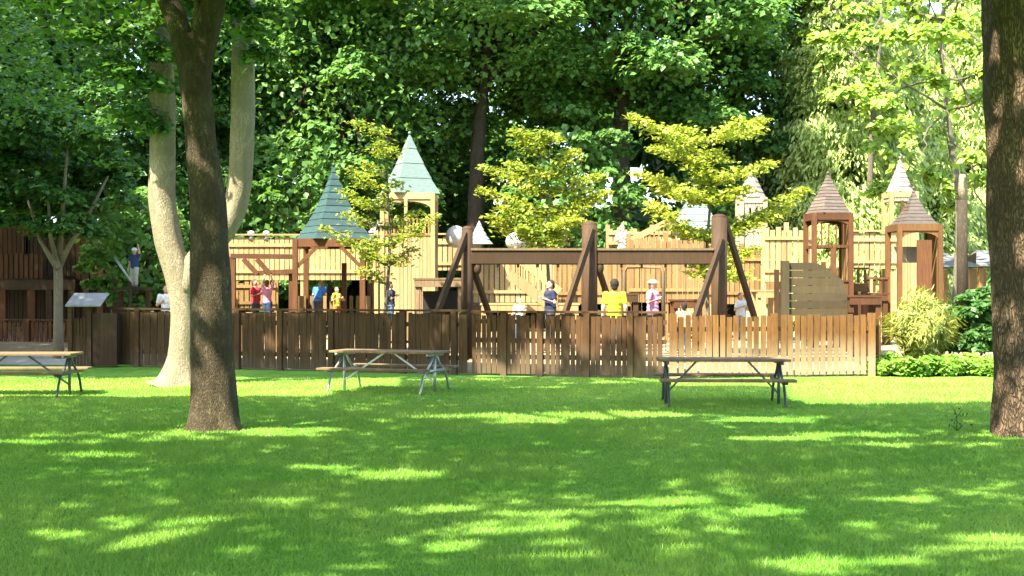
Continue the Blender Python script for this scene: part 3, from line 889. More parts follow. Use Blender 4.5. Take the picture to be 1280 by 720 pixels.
# ------------------------------------------------------------------ picnic tables
def picnic_table(bx=.10, steel='galv'):
    root = empty('picnic_table', (0, 0, 0), 'x', 'picnic table', 'picnic tables on the lawn')
    L = 2.12
    tp = MB()
    for i in range(5): tp.box((0, -.30 + i * .15, .745), (L, .14, .042), 0, 0, 0)
    tp.build('tabletop', 'wood_table', root, bevel=.006)
    for s in (-1, 1):
        b = MB()
        for i in range(2): b.box((0, s * .72 + (i - .5) * .145, .445), (L + .02, .135, .042))
        b.build('bench_seat', 'wood_table', root, bevel=.006)
    for e in (-1, 1):
        x = e * .92
        f = MB()
        f.bar((x, -.78, .405), (x, .78, .405), .05, .05)               # bench arm
        f.bar((x, -.36, .70), (x, .36, .70), .05, .05)                 # under the top
        f.tube([(x, .0, .70), (x, .0, .3), (x + e * .0, 0, .0)], .027, 8)
        for s in (-1, 1):
            f.tube([(x, s * .08, .69), (x, s * .20, .55), (x, s * .40, .42), (x, s * .52, .34), (x, s * .60, .22), (x, s * .66, .08), (x, s * .71, 0.0)], .023, 8)
        lf = f.build('leg_frame', steel, root, smooth=True)
        MB().bar((e * bx, 0, .715), (x - e * .02, 0, .20), .03, .03).build('brace', steel, lf)
    return root
tb = picnic_table(.42, 'dark_steel')
p = W(904, 505, 20.9)
tb.location = (p.x, 21.0, 0); tb.rotation_euler = (0, 0, math.radians(-2.5))
tb['label'] = 'brown picnic table in the shade before the bright orange fence'
t2 = picnic_table(); p = W(485, 490, 23.6)
t2.location = (p.x, 23.8, 0); t2.rotation_euler = (0, 0, math.radians(-19)); t2['label'] = 'picnic table set askew on bright steel legs before the dappled brown fence'
t3 = picnic_table(.18, 'dark_steel')
t3.location = (XX(22, 22.9), 22.9, 0); t3.rotation_euler = (0, 0, math.radians(1.5)); t3['label'] = 'picnic table on the lawn before the pale concrete path'

# ------------------------------------------------------------------ swing frame and swings
Ysw = 29.8
sw = empty('timber_swing_set', (XX(737, Ysw), Ysw, .3), 'heavy dark timber swing frame with three posts and two beams behind the fence', 'swing frame')
def log(mb, a, b, r0, r1=None):
    mb.tube([a, Vector(a).lerp(Vector(b), .5), b], [r0, (r0 + (r1 or r0)) / 2, r1 or r0], 12, bumpy=.05)
for (px, top, r) in ((584, 287, .135), (737, 281, .185), (899, 272, .185)):
    m = MB(); log(m, (XX(px, Ysw), Ysw, .1), W(px, top, Ysw), r * 1.05, r)
    m.ball(W(px, top, Ysw), (r * .98, r * .98, .09)); m.build('post', 'wood_dark', sw, smooth=True)
for (a, b) in ((589, 728), (746, 891)):
    MB().bar(W(a, 321, Ysw), W(b, 321, Ysw), .24, .36).build('beam', 'wood_dark', sw, bevel=.02)
    MB().bar(W(a, 311.8, Ysw), W(b, 311.8, Ysw), .30, .05).build('beam_cap', 'wood_table', sw)
for (a, b, dy0, dy1) in (((583, 292), (540, 408), -.1, -.95), ((588, 326), (614, 400), .1, 1.1), ((741, 287), (703, 402), -.2, -.95), ((746, 330), (766, 390), .15, 1.1), ((905, 272), (944, 400), .1, 1.1), ((903, 300), (868, 400), -.2, -.95)):
    e = W(b[0], b[1], Ysw + dy1)
    MB().bar(W(a[0], a[1], Ysw + dy0), (e.x, e.y, max(e.z, .3)), .10, .13).build('brace', 'wood_dark', sw)
for px in (594, 747):
    m = MB(); m.ball(W(px + 3, 335, Ysw - .02), (.09, .10, .16)); m.build('bolt_block', 'wood_dark', sw, smooth=True)
def swing():
    r = empty('swing', (0, 0, 0), 'x', 'swing', 'swings hanging from the dark beams')
    m = MB()
    for i in range(9):
        x0, x1 = -.24 + .48 * i / 9, -.24 + .48 * (i + 1) / 9
        z = lambda x: .06 * (x / .24) ** 2
        m.bar((x0, 0, z(x0)), (x1, 0, z(x1)), .14, .02)
    m.build('seat', 'rubber', r)
    for s in (-1, 1):
        c = MB()
        for i in range(46):
            z = .06 + i * .042
            c.bar((s * .235, 0, z), (s * .235, 0, z + .038), .011 if i % 2 else .018, .018 if i % 2 else .011)
        ch_ = c.build('chain', 'dark_steel', r)
        MB().tube([(s * .235, 0, 1.99), (s * .235, 0, 2.06)], .03, 8).build('hanger', 'dark_steel', ch_)
    return r
s0 = swing()
for i, (px, lab) in enumerate(((635, 'swing nearest the thin end post, under the dappled leaves'), (685, 'swing next to the dark navy clad person'), (789.5, 'swing beside the person in the yellow shirt'), (844.5, 'swing hanging by the tall golden tree end post'))):
    q = s0 if i == 0 else copy_tree(s0)
    q.location = (XX(px, Ysw), Ysw, .43); q['label'] = lab

# light steel frame behind second bay
fr_ = empty('climbing_bar', (XX(803, 31.6), 31.6, .3), 'pale tubular steel bar frame behind the second swing bay', 'climbing frame')
m = MB(); m.tube([W(781, 420, 31.6), W(781, 340, 31.6), W(784, 334, 31.6), W(826, 334, 31.6), W(829, 340, 31.6), W(829, 420, 31.6)], .045, 8); m.build('bar', 'wood_table', fr_, smooth=True)

# ------------------------------------------------------------------ castle structures
def palisade(label, px0, px1, Y, top, bot, mat='wood_cream', wd=.14, gapw=.02, jag=.06, cap=False, posts=True, Y1=None, name='palisade_wall', top1=None, deck=True, slots=None):
    Y1 = Y1 or Y
    a, b = Vector((XX(px0, Y), Y, 0)), Vector((XX(px1, Y1), Y1, 0))
    d = b - a; L = d.length; d.normalize(); ang = math.atan2(d.y, d.x)
    z1, z0 = ZZ(top, Y), max(ZZ(bot, Y), .3)
    z1b = ZZ(top1, Y1) if top1 else z1
    root = empty(name, (a.x, a.y, .3), label, 'timber wall')
    m = MB(); n = max(1, int(L / (wd + gapw)))
    for i in range(n):
        u = (i + .5) * L / n; c = a + d * u
        zt = z1 + (z1b - z1) * u / L + random.uniform(-jag, jag)
        m.box((c.x, c.y, (zt + z0) / 2), (wd, .045, zt - z0), ang + random.uniform(-.03, .03))
    m.build('planks', mat, root)
    off = Vector((d.y, -d.x, 0)) * .05
    if off.y > 0: off = -off
    for f in (.2, .82):
        za, zb = z0 + (z1 - z0) * f, z0 + (z1b - z0) * f
        MB().bar(a + off + Vector((0, 0, za)), b + off + Vector((0, 0, zb)), .04, .10).build('rail', mat, root)
    if cap:
        MB().bar(a + Vector((0, 0, z1 + jag + .03)), b + Vector((0, 0, z1b + jag + .03)), .2, .05).build('cap_rail', mat, root)
    if posts:
        for f in (0.0, .5, 1.0):
            c = a + d * (L * f) - off * 1.6
            MB().box((c.x, c.y, (z1 + .2) / 2 + .15), (.13, .13, z1 - .1), ang).build('post', mat, root)
    return root
palisade('long cream plank wall behind the climbing beams and gazebo', 286, 470, 41, 297, 350, cap=True)
palisade('cream plank wall under the pale teal spire', 470, 585, 42, 296, 338, cap=True)
palisade('tan plank wall below the cream wall, behind the children', 292, 345, 43, 352, 385, mat='wood_tan')
palisade('cream plank wall seen under the first swing beam', 585, 690, 41, 312, 378)
palisade('tan plank wall behind the middle swing post', 690, 790, 42, 314, 380, mat='wood_tan')
palisade('golden plank wall under the second swing beam', 786, 880, 39, 300, 378, mat='wood_tan')
palisade('tan stepped plank wall below the white turret', 880, 975, 40.5, 312, 380, mat='wood_tan')
palisade('tall cream plank wall beside the brown shingled turret', 955, 1012, 39.5, 286, 352)
palisade('cream castle wall between the brown turret and the dark hipped tower', 1060, 1120, 41.5, 292, 336, cap=True)
palisade('brown plank wall low behind the curved board', 1000, 1060, 41, 335, 392, mat='wood_red')
palisade('pale wall high up behind the middle swing post', 760, 870, 44, 288, 308)

def stair(label, p0, p1, Y, mat='wood_cream'):
    root = empty('stair', tuple(Vector((XX(p1[0], Y), Y, .3))), label, 'stairs')
    a, b = W(*p0, Y), W(*p1, Y)
    for dy in (0, .9):
        MB().bar(a + Vector((0, dy, .55)), b + Vector((0, dy, .55)), .09, .2).build('handrail', mat, root)
        MB().bar(a + Vector((0, dy, -.1)), b + Vector((0, dy, -.1)), .06, .28).build('stringer', mat, root)
    bal = MB()
    for i in range(9):
        q = a.lerp(b, (i + .5) / 9)
        bal.box((q.x, q.y, q.z + .24), (.05, .04, .5))
    bal.build('balusters', 'wood_tan', root)
    for i in range(6):
        q = a.lerp(b, (i + .5) / 6)
        MB().box((q.x, q.y + .45, q.z), (.32, .84, .05)).build('tread', mat, root)
    return root
stair('cream timber stair sloping down behind the first swings', (636, 338), (700, 388), 37)
stair('pale timber stair rising to the upper wall beside the white clad figure', (838, 296), (786, 322), 42.5)

def tower(name, label, px, Y, apex, eave, half_px, roof_mat, body, post_px, base_py=None, n=4, rot=PI / 4, tiers=10, flare=.25, style='posts', deck_py=None, cat='tower', over=1.0):
    X = XX(px, Y); s = Y / F
    z1, z0 = ZZ(apex, Y), ZZ(eave, Y)
    root = empty(name, (X, Y, .3), label, cat)
    R = half_px * s / (math.cos(PI / n) if n == 4 and abs(rot - PI / 4) < .01 else 1)
    rf_ = MB().roof((X, Y), z0, z1, R, n, rot, tiers, flare).build('roof', roof_mat, root)
    MB().ball((X, Y, z1 + .02), .05).build('finial', roof_mat, rf_, smooth=True)
    hp = post_px * s
    th = .13
    for sx in (-1, 1):
        for sy in (-1, 1):
            MB().box((X + sx * hp, Y + sy * hp, z0 / 2 + .15 - .01), (th, th, z0 - .3 - .02), 0).build('post', body, root)
    for sx, sy in ((0, -1), (0, 1)): MB().box((X, Y + sy * (hp), z0 - .10), (2 * hp - th, .09, .2)).build('header', body, root)
    for sx in (-1, 1): MB().box((X + sx * hp, Y, z0 - .10), (.09, 2 * hp - th, .2)).build('header', body, root)
    return root, X, Y, z0, hp, s

def braces(root, X, Y, z0, hp, body, L=.45):
    for sx in (-1, 1):
        MB().bar((X + sx * (hp - .05), Y - hp, z0 - .2 - L), (X + sx * (hp - .05 - L), Y - hp, z0 - .2), .07, .09).build('brace', body, root)
def side_wall(root, X, Y, hp, z0, z1, mat, name='wall_panel', th=.04, wd=.11, faces='fblr', slot=0.0):
    L = 2 * hp - .13
    n = max(2, int(L / wd))
    for fc in faces:
      m = MB()
      for i in range(n):
        u = -L / 2 + (i + .5) * L / n
        w_ = L / n - .012 - slot
        if fc == 'f': m.box((X + u, Y - hp, (z0 + z1) / 2), (w_, th, z1 - z0))
        if fc == 'b': m.box((X + u, Y + hp, (z0 + z1) / 2), (w_, th, z1 - z0))
        if fc == 'l': m.box((X - hp, Y + u, (z0 + z1) / 2), (th, w_, z1 - z0))
        if fc == 'r': m.box((X + hp, Y + u, (z0 + z1) / 2), (th, w_, z1 - z0))
      m.build(name, mat, root)
def arch(root, X, Y, hp, ztop, zspring, mat, front=-1):
    m = MB()
    L = hp - .065
    n = 10
    for i in range(n):
        a0, a1 = PI * i / n, PI * (i + 1) / n
        xs = [X - L * math.cos(a0), X - L * math.cos(a1)]
        zs = [zspring + (ztop - zspring) * .8 * math.sin(a0), zspring + (ztop - zspring) * .8 * math.sin(a1)]
        y = Y + front * (hp + .012)
        m.poly([(xs[0], y, zs[0]), (xs[1], y, zs[1]), (xs[1], y, ztop), (xs[0], y, ztop)], (0, .05, 0), r=.3)
    m.build('arch', mat, root)
def deck(root, X, Y, hp, z, mat, name='deck'):
    m = MB(); n = max(3, int(2 * hp / .15))
    for i in range(n): m.box((X - hp + (i + .5) * 2 * hp / n, Y, z), (2 * hp / n - .01, 2 * hp + .1, .05))
    return m.build(name, mat, root)

r, X, Y, z0, hp, s = tower('gazebo', 'gazebo with dark teal pyramid roof on brown posts', 417, 33, 207, 300, 53, 'teal_roof', 'wood_red', 41, tiers=11, flare=.30, rot=PI / 4 + .5, cat='gazebo')
braces(r, X, Y, z0, hp, 'wood_red', .5)
deck(r, X, Y, hp, 1.0, 'wood_red')
side_wall(r, X, Y, hp, 1.05, 1.75, 'wood_tan', 'railing', wd=.16, faces='blr', slot=.07)
MB().box((X + .25, Y + hp * .2, 1.4), (.12, .12, 2.4)).build('post', 'wood_red', r)

r, X, Y, z0, hp, s = tower('turret', 'tall turret with pale teal pyramid roof above the cream wall', 512, 39.5, 167, 243, 41, 'pale_teal_roof', 'wood_cream', 31, tiers=4, flare=.12, rot=PI / 4 + .45)
side_wall(r, X, Y, hp, z0 - 1.25, z0 - .78, 'wood_tan', 'railing', faces='fblr', slot=.05)
side_wall(r, X, Y, hp, .4, z0 - 1.3, 'wood_cream', faces='fblr')
arch(r, X, Y, hp, z0 - .2, z0 - .5, 'wood_cream')
MB().box((X - .05, Y - hp + .0, z0 - .7), (.1, .09, 1.0)).build('mullion', 'wood_cream', r)
deck(r, X, Y, hp, z0 - 1.28, 'wood_tan')

r, X, Y, z0, hp, s = tower('turret', 'slender white turret with pointed white spire behind the golden tree', 939, 41, 208, 247, 18, 'pale_roof', 'pale_panel', 14.5, n=8, rot=PI / 8, tiers=6, flare=.05)
side_wall(r, X, Y, hp, z0 - .34, z0 - .21, 'pale_panel', 'frieze', faces='fblr')
side_wall(r, X, Y, hp, z0 - .95, z0 - .34, 'pale_panel', 'slat_window', wd=.18, faces='fblr', slot=.06)
side_wall(r, X, Y, hp, .4, z0 - .97, 'pale_panel', 'wall_panel', faces='fblr', wd=.3)

r, X, Y, z0, hp, s = tower('turret', 'pale blue white broad spire half hidden in the golden tree', 868, 43, 233, 287, 31, 'pale_teal_roof', 'pale_panel', 24, tiers=6, flare=.15)
side_wall(r, X, Y, hp, .4, z0 - .5, 'wood_cream', faces='fblr')

r, X, Y, z0, hp, s = tower('turret', 'brown shingled turret with arched openings beside the curved board', 1035, 36, 217, 267, 28, 'brown_roof', 'wood_red', 22.5, n=4, rot=PI / 4 + .35, tiers=12, flare=.10)
arch(r, X, Y, hp, z0 - .2, z0 - .38, 'wood_red'); arch(r, X, Y, hp, z0 - .2, z0 - .38, 'wood_red', 1)
for i in range(4): MB().box((X - hp + (i + 1) * 2 * hp / 5, Y - hp, z0 - .62), (.035, .035, .6)).build('baluster', 'wood_red', r)
side_wall(r, X, Y, hp, z0 - .98, z0 - .90, 'wood_red', 'rail', faces='fblr')
MB().box((X + .02, Y - hp + .0, z0 - 1.45), (.15, .08, .92)).build('mullion', 'wood_red', r)
side_wall(r, X, Y, hp, .5, z0 - 1.93, 'wood_red', faces='fblr')
side_wall(r, X, Y, hp, z0 - 1.93, z0 - .21, 'wood_tan', 'side_boards', faces='r')
deck(r, X, Y, hp, z0 - 1.9, 'wood_red')

r, X, Y, z0, hp, s = tower('turret', 'tall slim turret with bleached pointed spire above the dark hipped tower', 1125, 42, 198, 240, 18.5, 'pale_roof', 'wood_cream', 15.5, n=6, rot=.2, tiers=7, flare=.08)
side_wall(r, X, Y, hp, z0 - .33, z0 - .21, 'pale_panel', 'frieze', faces='fblr')
side_wall(r, X, Y, hp, .5, z0 - 1.3, 'wood_cream', faces='fblr')
MB().box((X - .06, Y - hp, z0 - .8), (.07, .07, 1.0)).build('mullion', 'wood_red', r)

r, X, Y, z0, hp, s = tower('turret', 'square tan tower under a dark ragged hipped roof by the straw shrub', 1142, 37.5, 236, 281, 31, 'darkbrown_roof', 'wood_brown', 25, n=4, rot=PI / 4 + .12, tiers=10, flare=.35)
arch(r, X, Y, hp, z0 - .2, z0 - .45, 'wood_brown')
side_wall(r, X, Y, hp, .4, z0 - .22, 'wood_tan', 'side_boards', faces='r')
side_wall(r, X, Y, hp, z0 - 1.1, z0 - .62, 'pale_panel', 'back_panel', faces='b', wd=.5)
MB().box((X + .12, Y - hp, 1.9), (.42, .07, 2.9)).build('door', 'wood_red', r)
side_wall(r, X, Y, hp, .4, 1.5, 'wood_red', 'railing', faces='f', slot=.05)
side_wall(r, X, Y, hp, 1.5, 1.56, 'wood_tan', 'sill', faces='f')

# curved climbing board
Yc = 31.0
cb = empty('climbing_board', (XX(1015, Yc), Yc, .3), 'wide board of dark greenish planks with a rounded upper corner behind the orange fence', 'climbing wall')
m = MB()
for i in range(7):
    za, zb = 395 - i * 9.6, 395 - (i + 1) * 9.6 + .6
    def xe(py):
        t = (392 - py) / 64.0
        return 1059 if t < .35 else 1059 - 40 * ((t - .35) / .65) ** 2.4
    m.poly([W(986, za, Yc), W(xe(za), za, Yc), W(xe((za + zb) / 2), (za + zb) / 2, Yc), W(xe(zb), zb, Yc), W(986, zb, Yc)], (0, .07, 0))
m.build('planks', 'wood_green', cb)
MB().box((XX(981, Yc), Yc, 1.45), (.18, .18, 2.3)).build('post', 'wood_green', cb)
MB().box((XX(975, Yc), Yc + .4, 1.35), (.10, .12, 2.1)).build('post', 'wood_dark', cb)
MB().bar(W(1013, 398, Yc + .6), W(1013, 334, Yc + .12), .1, .1).build('brace', 'wood_dark', cb)

# dark decks beside the turret
def platform(label, px0, px1, Y, top, legs_to=.3, mat='wood_red', rail=None, depth=1.2, name='play_platform', dark=False):
    x0, x1, z = XX(px0, Y), XX(px1, Y), ZZ(top, Y)
    root = empty(name, ((x0 + x1) / 2, Y, .3), label, 'platform')
    m = MB(); n = max(2, int(depth / .15))
    for i in range(n): m.box(((x0 + x1) / 2, Y + (i + .5) * depth / n, z - .03), (x1 - x0, depth / n - .012, .05))
    m.build('deck', mat, root)
    for y in (Y + .05, Y + depth - .05): MB().box(((x0 + x1) / 2, y, z - .15), (x1 - x0 - .1, .06, .18)).build('joist', mat, root)
    for x in (x0 + .1, x1 - .1):
        for y in (Y + .13, Y + depth - .13): MB().box((x, y, (z - .06 + .25) / 2), (.13, .13, z - .06 - .25)).build('leg', mat, root)
    if rail:
        zr = ZZ(rail, Y)
        b = MB(); n = max(3, int((x1 - x0) / .17))
        for i in range(n): b.box((x0 + (i + .5) * (x1 - x0) / n, Y + .03, (z + zr) / 2), (.08, .035, zr - z - .01))
        b.box(((x0 + x1) / 2, Y + .03, zr + .03), (x1 - x0, .1, .06))
        b.build('railing', mat, root)
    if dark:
        MB().box(((x0 + x1) / 2, Y + depth - .3, (z - .3 + .3) / 2), (x1 - x0 - .4, .06, z - .7)).build('shade_sheet', 'void_shade', root)  # black sheet put in for the deep shade under the deck
    return root
platform('dark brown deck with slatted rail right of the turret base', 1052, 1086, 36.5, 354, rail=337)
platform('brown stepped deck between the turret and the tan tower', 1082, 1112, 37.5, 366, rail=349)
platform('broad low brown table like deck beside the curved board', 1060, 1104, 32.5, 369, depth=.8)
platform('low timber deck where the children in red and pink stand', 296, 350, 32.9, 391, mat='wood_tan', depth=1.4)
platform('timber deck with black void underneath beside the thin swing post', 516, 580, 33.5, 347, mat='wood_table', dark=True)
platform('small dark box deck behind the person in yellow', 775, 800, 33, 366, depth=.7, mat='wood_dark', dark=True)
platform('tan deck low behind the first swing bay', 600, 725, 38.5, 379, mat='wood_cream', depth=1.5)
platform('reddish low deck behind the golden end post', 840, 880, 33.5, 374, mat='wood_red', depth=.8)
platform('pale deck below the white turret', 945, 975, 38, 362, mat='wood_cream', depth=1)

# climbing beams beside the gazebo
Yc = 32.6
cf = empty('monkey_bars', (XX(325, Yc), Yc, .3), 'brown timber climbing beams with two slanted braces beside the gazebo', 'climbing frame')
MB().bar(W(289, 320, Yc), W(368, 321, Yc), .16, .12).build('beam', 'wood_red', cf)
MB().bar(W(321, 341, Yc), W(369, 339, Yc), .16, .11).build('beam', 'wood_red', cf)
MB().bar(W(304, 324, Yc - .05), W(322, 343, Yc - .05), .11, .11).build('brace', 'wood_red', cf)
MB().bar(W(321, 324, Yc - .05), W(338, 343, Yc - .05), .11, .11).build('brace', 'wood_red', cf)
MB().box((XX(291, Yc), Yc, 1.5), (.14, .14, 2.5)).build('post', 'wood_red', cf)
MB().box((XX(364, Yc), Yc + .1, 1.3), (.14, .14, 2.1)).build('post', 'wood_red', cf)

# brown fort at the left
Yl = 42.5
ft = empty('timber_fort', (XX(60, Yl), Yl, .3), 'large dark brown timber fort with slatted upper deck in the shade', 'play fort')
def fort_planks(px0, px1, top, bot, Y, name, mat, wd=.15, slot=.02, jag=.04):
    m = MB(); x0, x1 = XX(px0, Y), XX(px1, Y); n = max(1, int((x1 - x0) / wd))
    z1, z0 = ZZ(top, Y), ZZ(bot, Y)
    for i in range(n):
        zt = z1 + random.uniform(-jag, jag)
        m.box((x0 + (i + .5) * (x1 - x0) / n, Y, (zt + z0) / 2), ((x1 - x0) / n - slot, .05, zt - z0))
    return m.build(name, mat, ft)
fort_planks(-75, 152, 284, 350, Yl + 2.7, 'back_wall', 'wood_dark', slot=-.01)
fort_planks(-70, 55, 318, 348, Yl, 'railing', 'wood_red', .16, .06)
fort_planks(-70, 38, 281, 318, Yl + 1.5, 'upper_wall', 'wood_red')
fort_planks(30, 95, 296, 345, Yl + 1.5, 'wall', 'wood_dark')
fort_planks(95, 150, 290, 348, Yl + .8, 'wall', 'wood_red', jag=.15)
fort_planks(-70, 150, 352, 408, Yl + 2.0, 'back_wall', 'wood_dark')
x0, x1 = XX(-70, Yl), XX(95, Yl)
MB().box(((x0 + x1) / 2, Yl, ZZ(356, Yl)), (x1 - x0, .2, .34)).build('beam', 'wood_dark', ft)
MB().box(((x0 + x1) / 2, Yl + 1.0, ZZ(351, Yl)), (x1 - x0, 1.9, .06)).build('deck', 'wood_dark', ft)
for px in (-40, 3, 40, 62, 90, 108, 126, 146):
    top = 352 if px < 95 else 300
    MB().box((XX(px, Yl), Yl + .02, (ZZ(top, Yl) - .17 + .3) / 2), (.26 if px in (3, 40) else .2, .2, ZZ(top, Yl) - .17 - .3)).build('post', 'wood_red' if px in (3, 40, 126) else 'wood_dark', ft)
for py in (334, 341, 348): MB().box((XX(112, Yl), Yl + .5, ZZ(py, Yl)), (.42, .1, .12)).build('step', 'wood_tan', ft)
sp = empty('slide_pole', (XX(158, 37), 37, .3), 'slanted pale metal pole beside the child in the white cap', 'pole')
MB().tube([W(144, 322, 37), W(165, 354, 37)], .035, 8).build('bar', 'galv', sp, smooth=True)
MB().tube([W(163, 352, 37), (XX(163, 37), 37, .25)], .045, 8).build('post', 'wood_dark', sp, smooth=True)
wp = empty('play_platform', (XX(168, 37.6), 37.6, .3), 'small dark platform under the child in the white cap', 'platform')
MB().box((XX(168, 37.6), 37.6, ZZ(361, 37.6)), (1.0, .9, .08)).build('deck', 'wood_dark', wp)
for sx in (-.4, .4): MB().box((XX(168, 37.6) + sx, 37.6, ZZ(363, 37.6) / 2 + .1), (.12, .12, ZZ(363, 37.6) - .25)).build('leg', 'wood_dark', wp)

# white round shapes on the upper deck
d1 = MB(); d1.ball(W(570, 296, 40), (.33, .33, .35), 18, 12)
o = d1.build('play_dome', 'white_plastic', smooth=True); tag(o, 'round white dome on the upper deck left of the thin swing post', 'play dome', 'white domes on the upper deck')
d2 = MB(); d2.roof((XX(599, 40.5), 40.5), ZZ(305, 40.5), ZZ(276, 40.5), .42, 10, 0, 5, .2)
o = d2.build('play_dome', 'white_plastic'); tag(o, 'pointed white hood on the upper deck right of the thin swing post', 'play dome', 'white domes on the upper deck')
d3 = MB(); d3.ball(W(645, 302, 41), (.34, .3, .3), 14, 10)
o = d3.build('play_dome', 'white_plastic', smooth=True); tag(o, 'low white dome just above the first swing beam', 'play dome', 'white domes on the upper deck')
for px, lab in ((314, 'white rounded cap on the cream wall, nearer the trunk'), (333, 'white rounded cap on the cream wall, nearer the gazebo')):
    m = MB(); m.ball(W(px, 292, 41), (.12, .12, .10)); m.tube([W(px, 300, 41), W(px, 292, 41)], .07, 10)
    tag(m.build('post_cap', 'white_plastic', smooth=True), lab, 'post cap', 'white caps on the cream wall')

# sheds behind
def shed(label, px0, px1, Y, eave, ridge):
    x0, x1 = XX(px0, Y), XX(px1, Y); ze, zr = ZZ(eave, Y), ZZ(ridge, Y)
    root = empty('shed', ((x0 + x1) / 2, Y, .3), label, 'shed', 'grey roofed sheds behind the bushes')
    m = MB(); m.poly([(x0 - .2, Y - .4, ze), (x1 + .2, Y - .4, ze), (x1 - .4, Y + 1.2, zr), (x0 + .4, Y + 1.2, zr)], (0, 0, .07)); m.poly([(x0 + .4, Y + 1.2, zr), (x1 - .4, Y + 1.2, zr), (x1 + .2, Y + 2.8, ze), (x0 - .2, Y + 2.8, ze)], (0, 0, .07)); m.build('roof', 'grey_roof', root)
    for x in (x0 + .1, x1 - .1): MB().box((x, Y, ze / 2 + .1), (.18, .18, ze - .3)).build('post', 'wood_tan', root)
    MB().box(((x0 + x1) / 2, Y + 2.4, ze / 2 + .1), (x1 - x0, .1, ze - .3)).build('back_wall', 'wood_tan', root)
shed('low grey roofed shed between the tan tower and the pale topped trunk', 1172, 1212, 47, 334, 318)
shed('low grey roofed shed beyond the dark bush by the thick trunk', 1222, 1262, 48, 333, 314)
# ------------------------------------------------------------------ shrubs and planting at the right
def shrub(name, label, px, Y, w_px, h_py, mat, n, leaf, aspect, kind):
    X = XX(px, Y); R = w_px / 2 * Y / F; H = ZZ(h_py, Y)
    root = empty(name, (X, Y, 0), label, 'shrub')
    m = MB()
    for i in range(14):
        a = random.random() * 6.28
        m.tube([(X + .1 * math.cos(a), Y + .1 * math.sin(a), -.02), (X + R * .6 * math.cos(a), Y + R * .6 * math.sin(a), H * random.uniform(.5, .85))], [.02, .008], 5)
    m.build('stems', 'bark_bg', root)
    if kind == 'blades':
        a = RNG.random(n) * 6.283; t = RNG.random(n)
        lean = .15 + .85 * RNG.random(n) ** .8
        r0 = R * lean * t ** .8
        z = H * (t * (1.05 - .45 * lean * t))
        r0 *= 1 + .25 * np.sin(a * 3 + 1) + .15 * np.sin(a * 7); z *= 1 + .18 * np.sin(a * 5 + 2)
        P = np.stack([X + np.cos(a) * r0, Y + np.sin(a) * r0, z], 1) + RNG.normal(size=(n, 3)) * .09
        ax = np.stack([np.cos(a) * lean, np.sin(a) * lean, 1.1 - t * lean * 1.3], 1) + RNG.normal(size=(n, 3)) * .2
        nr = np.stack([np.cos(a), np.sin(a), np.full(n, .8)], 1) + RNG.normal(size=(n, 3)) * .4
        P[:, 2] = np.maximum(P[:, 2], .03)
    else:
        k = 55
        d = dirs(k); d[:, 2] = np.abs(d[:, 2])
        C = np.array([X, Y, H * .22]) + d * (.55 + .45 * RNG.random(k))[:, None] * np.array([R, R, H * .72])
        P, nr, ax = clump_leaves(C, R * (.22 + .2 * RNG.random(k)), n // k)
        P[:, 2] = np.maximum(P[:, 2], .03)
    leaf_mesh('foliage', P, nr, ax, leaf * (.6 + .8 * RNG.random(len(P))), aspect, mat, root)
shrub('ornamental_grass', 'straw yellow arching shrub between the fence end and the dark bush', 1152, 29.5, 84, 372, 'leaf_shrub', 20000, .19, .15, 'blades')
shrub('leafy_bush', 'dark green broadleaf bush next to the straw yellow shrub', 1216, 30.0, 72, 348, 'leaf_dark', 11000, .17, .75, 'x')
shrub('leafy_bush', 'dark low bush filling the gap behind the straw yellow shrub', 1185, 31.5, 90, 376, 'leaf_dark', 11000, .17, .75, 'x')
shrub('leafy_bush', 'green bush peeping past the thick furrowed trunk', 1268, 30.4, 74, 330, 'leaf_dark', 11000, .17, .75, 'x')
n = 16000
X = RNG.uniform(XX(1096, 28.2), XX(1290, 28.2), n); Yg = RNG.uniform(27.6, 29.4, n)
Hh = .14 + .30 * (np.sin(X * 5.3) * np.sin(Yg * 4 + X * 2) * .5 + .5)
P = np.stack([X, Yg, .02 + Hh * RNG.random(n) ** .6], 1)
edge = 27.85 + .18 * np.sin(X * 2.7) + .1 * np.sin(X * 7)
P = P[Yg > edge]
o = leaf_mesh('ground_cover', P, RNG.normal(size=P.shape) * .45 + np.array([0, -.3, 1]), RNG.normal(size=P.shape) + np.array([0, -.4, .3]), .15 * (.6 + .8 * RNG.random(len(P))), .5, 'leaf_ground')
tag(o, 'bright green low leafy ground cover in front of the shrubs', 'ground cover', kind='stuff')
# sprout beside the thick trunk
Ys = 16.9
sp = empty('sapling', (XX(1196, Ys), Ys, 0), 'tiny bare twiggy sprout on the lawn beside the thick furrowed trunk', 'sapling')
m = MB()
for a, b in (((1196, 538), (1194, 512)), ((1196, 538), (1206, 528)), ((1196, 538), (1186, 530)), ((1195, 522), (1202, 512)), ((1195, 518), (1189, 508))):
    m.tube([W(*a, Ys), W((a[0] + b[0]) / 2 + 1, (a[1] + b[1]) / 2, Ys), W(*b, Ys)], [.006, .005, .002], 5)
m.build('stems', 'bark_bg', sp)
P = np.array([list(W(1196 + random.gauss(0, 7), 527 + random.gauss(0, 8), Ys + random.uniform(-.1, .1))) for _ in range(26)])
leaf_mesh('foliage', P, RNG.normal(size=P.shape), RNG.normal(size=P.shape), .06, .5, 'leaf_dark', sp)

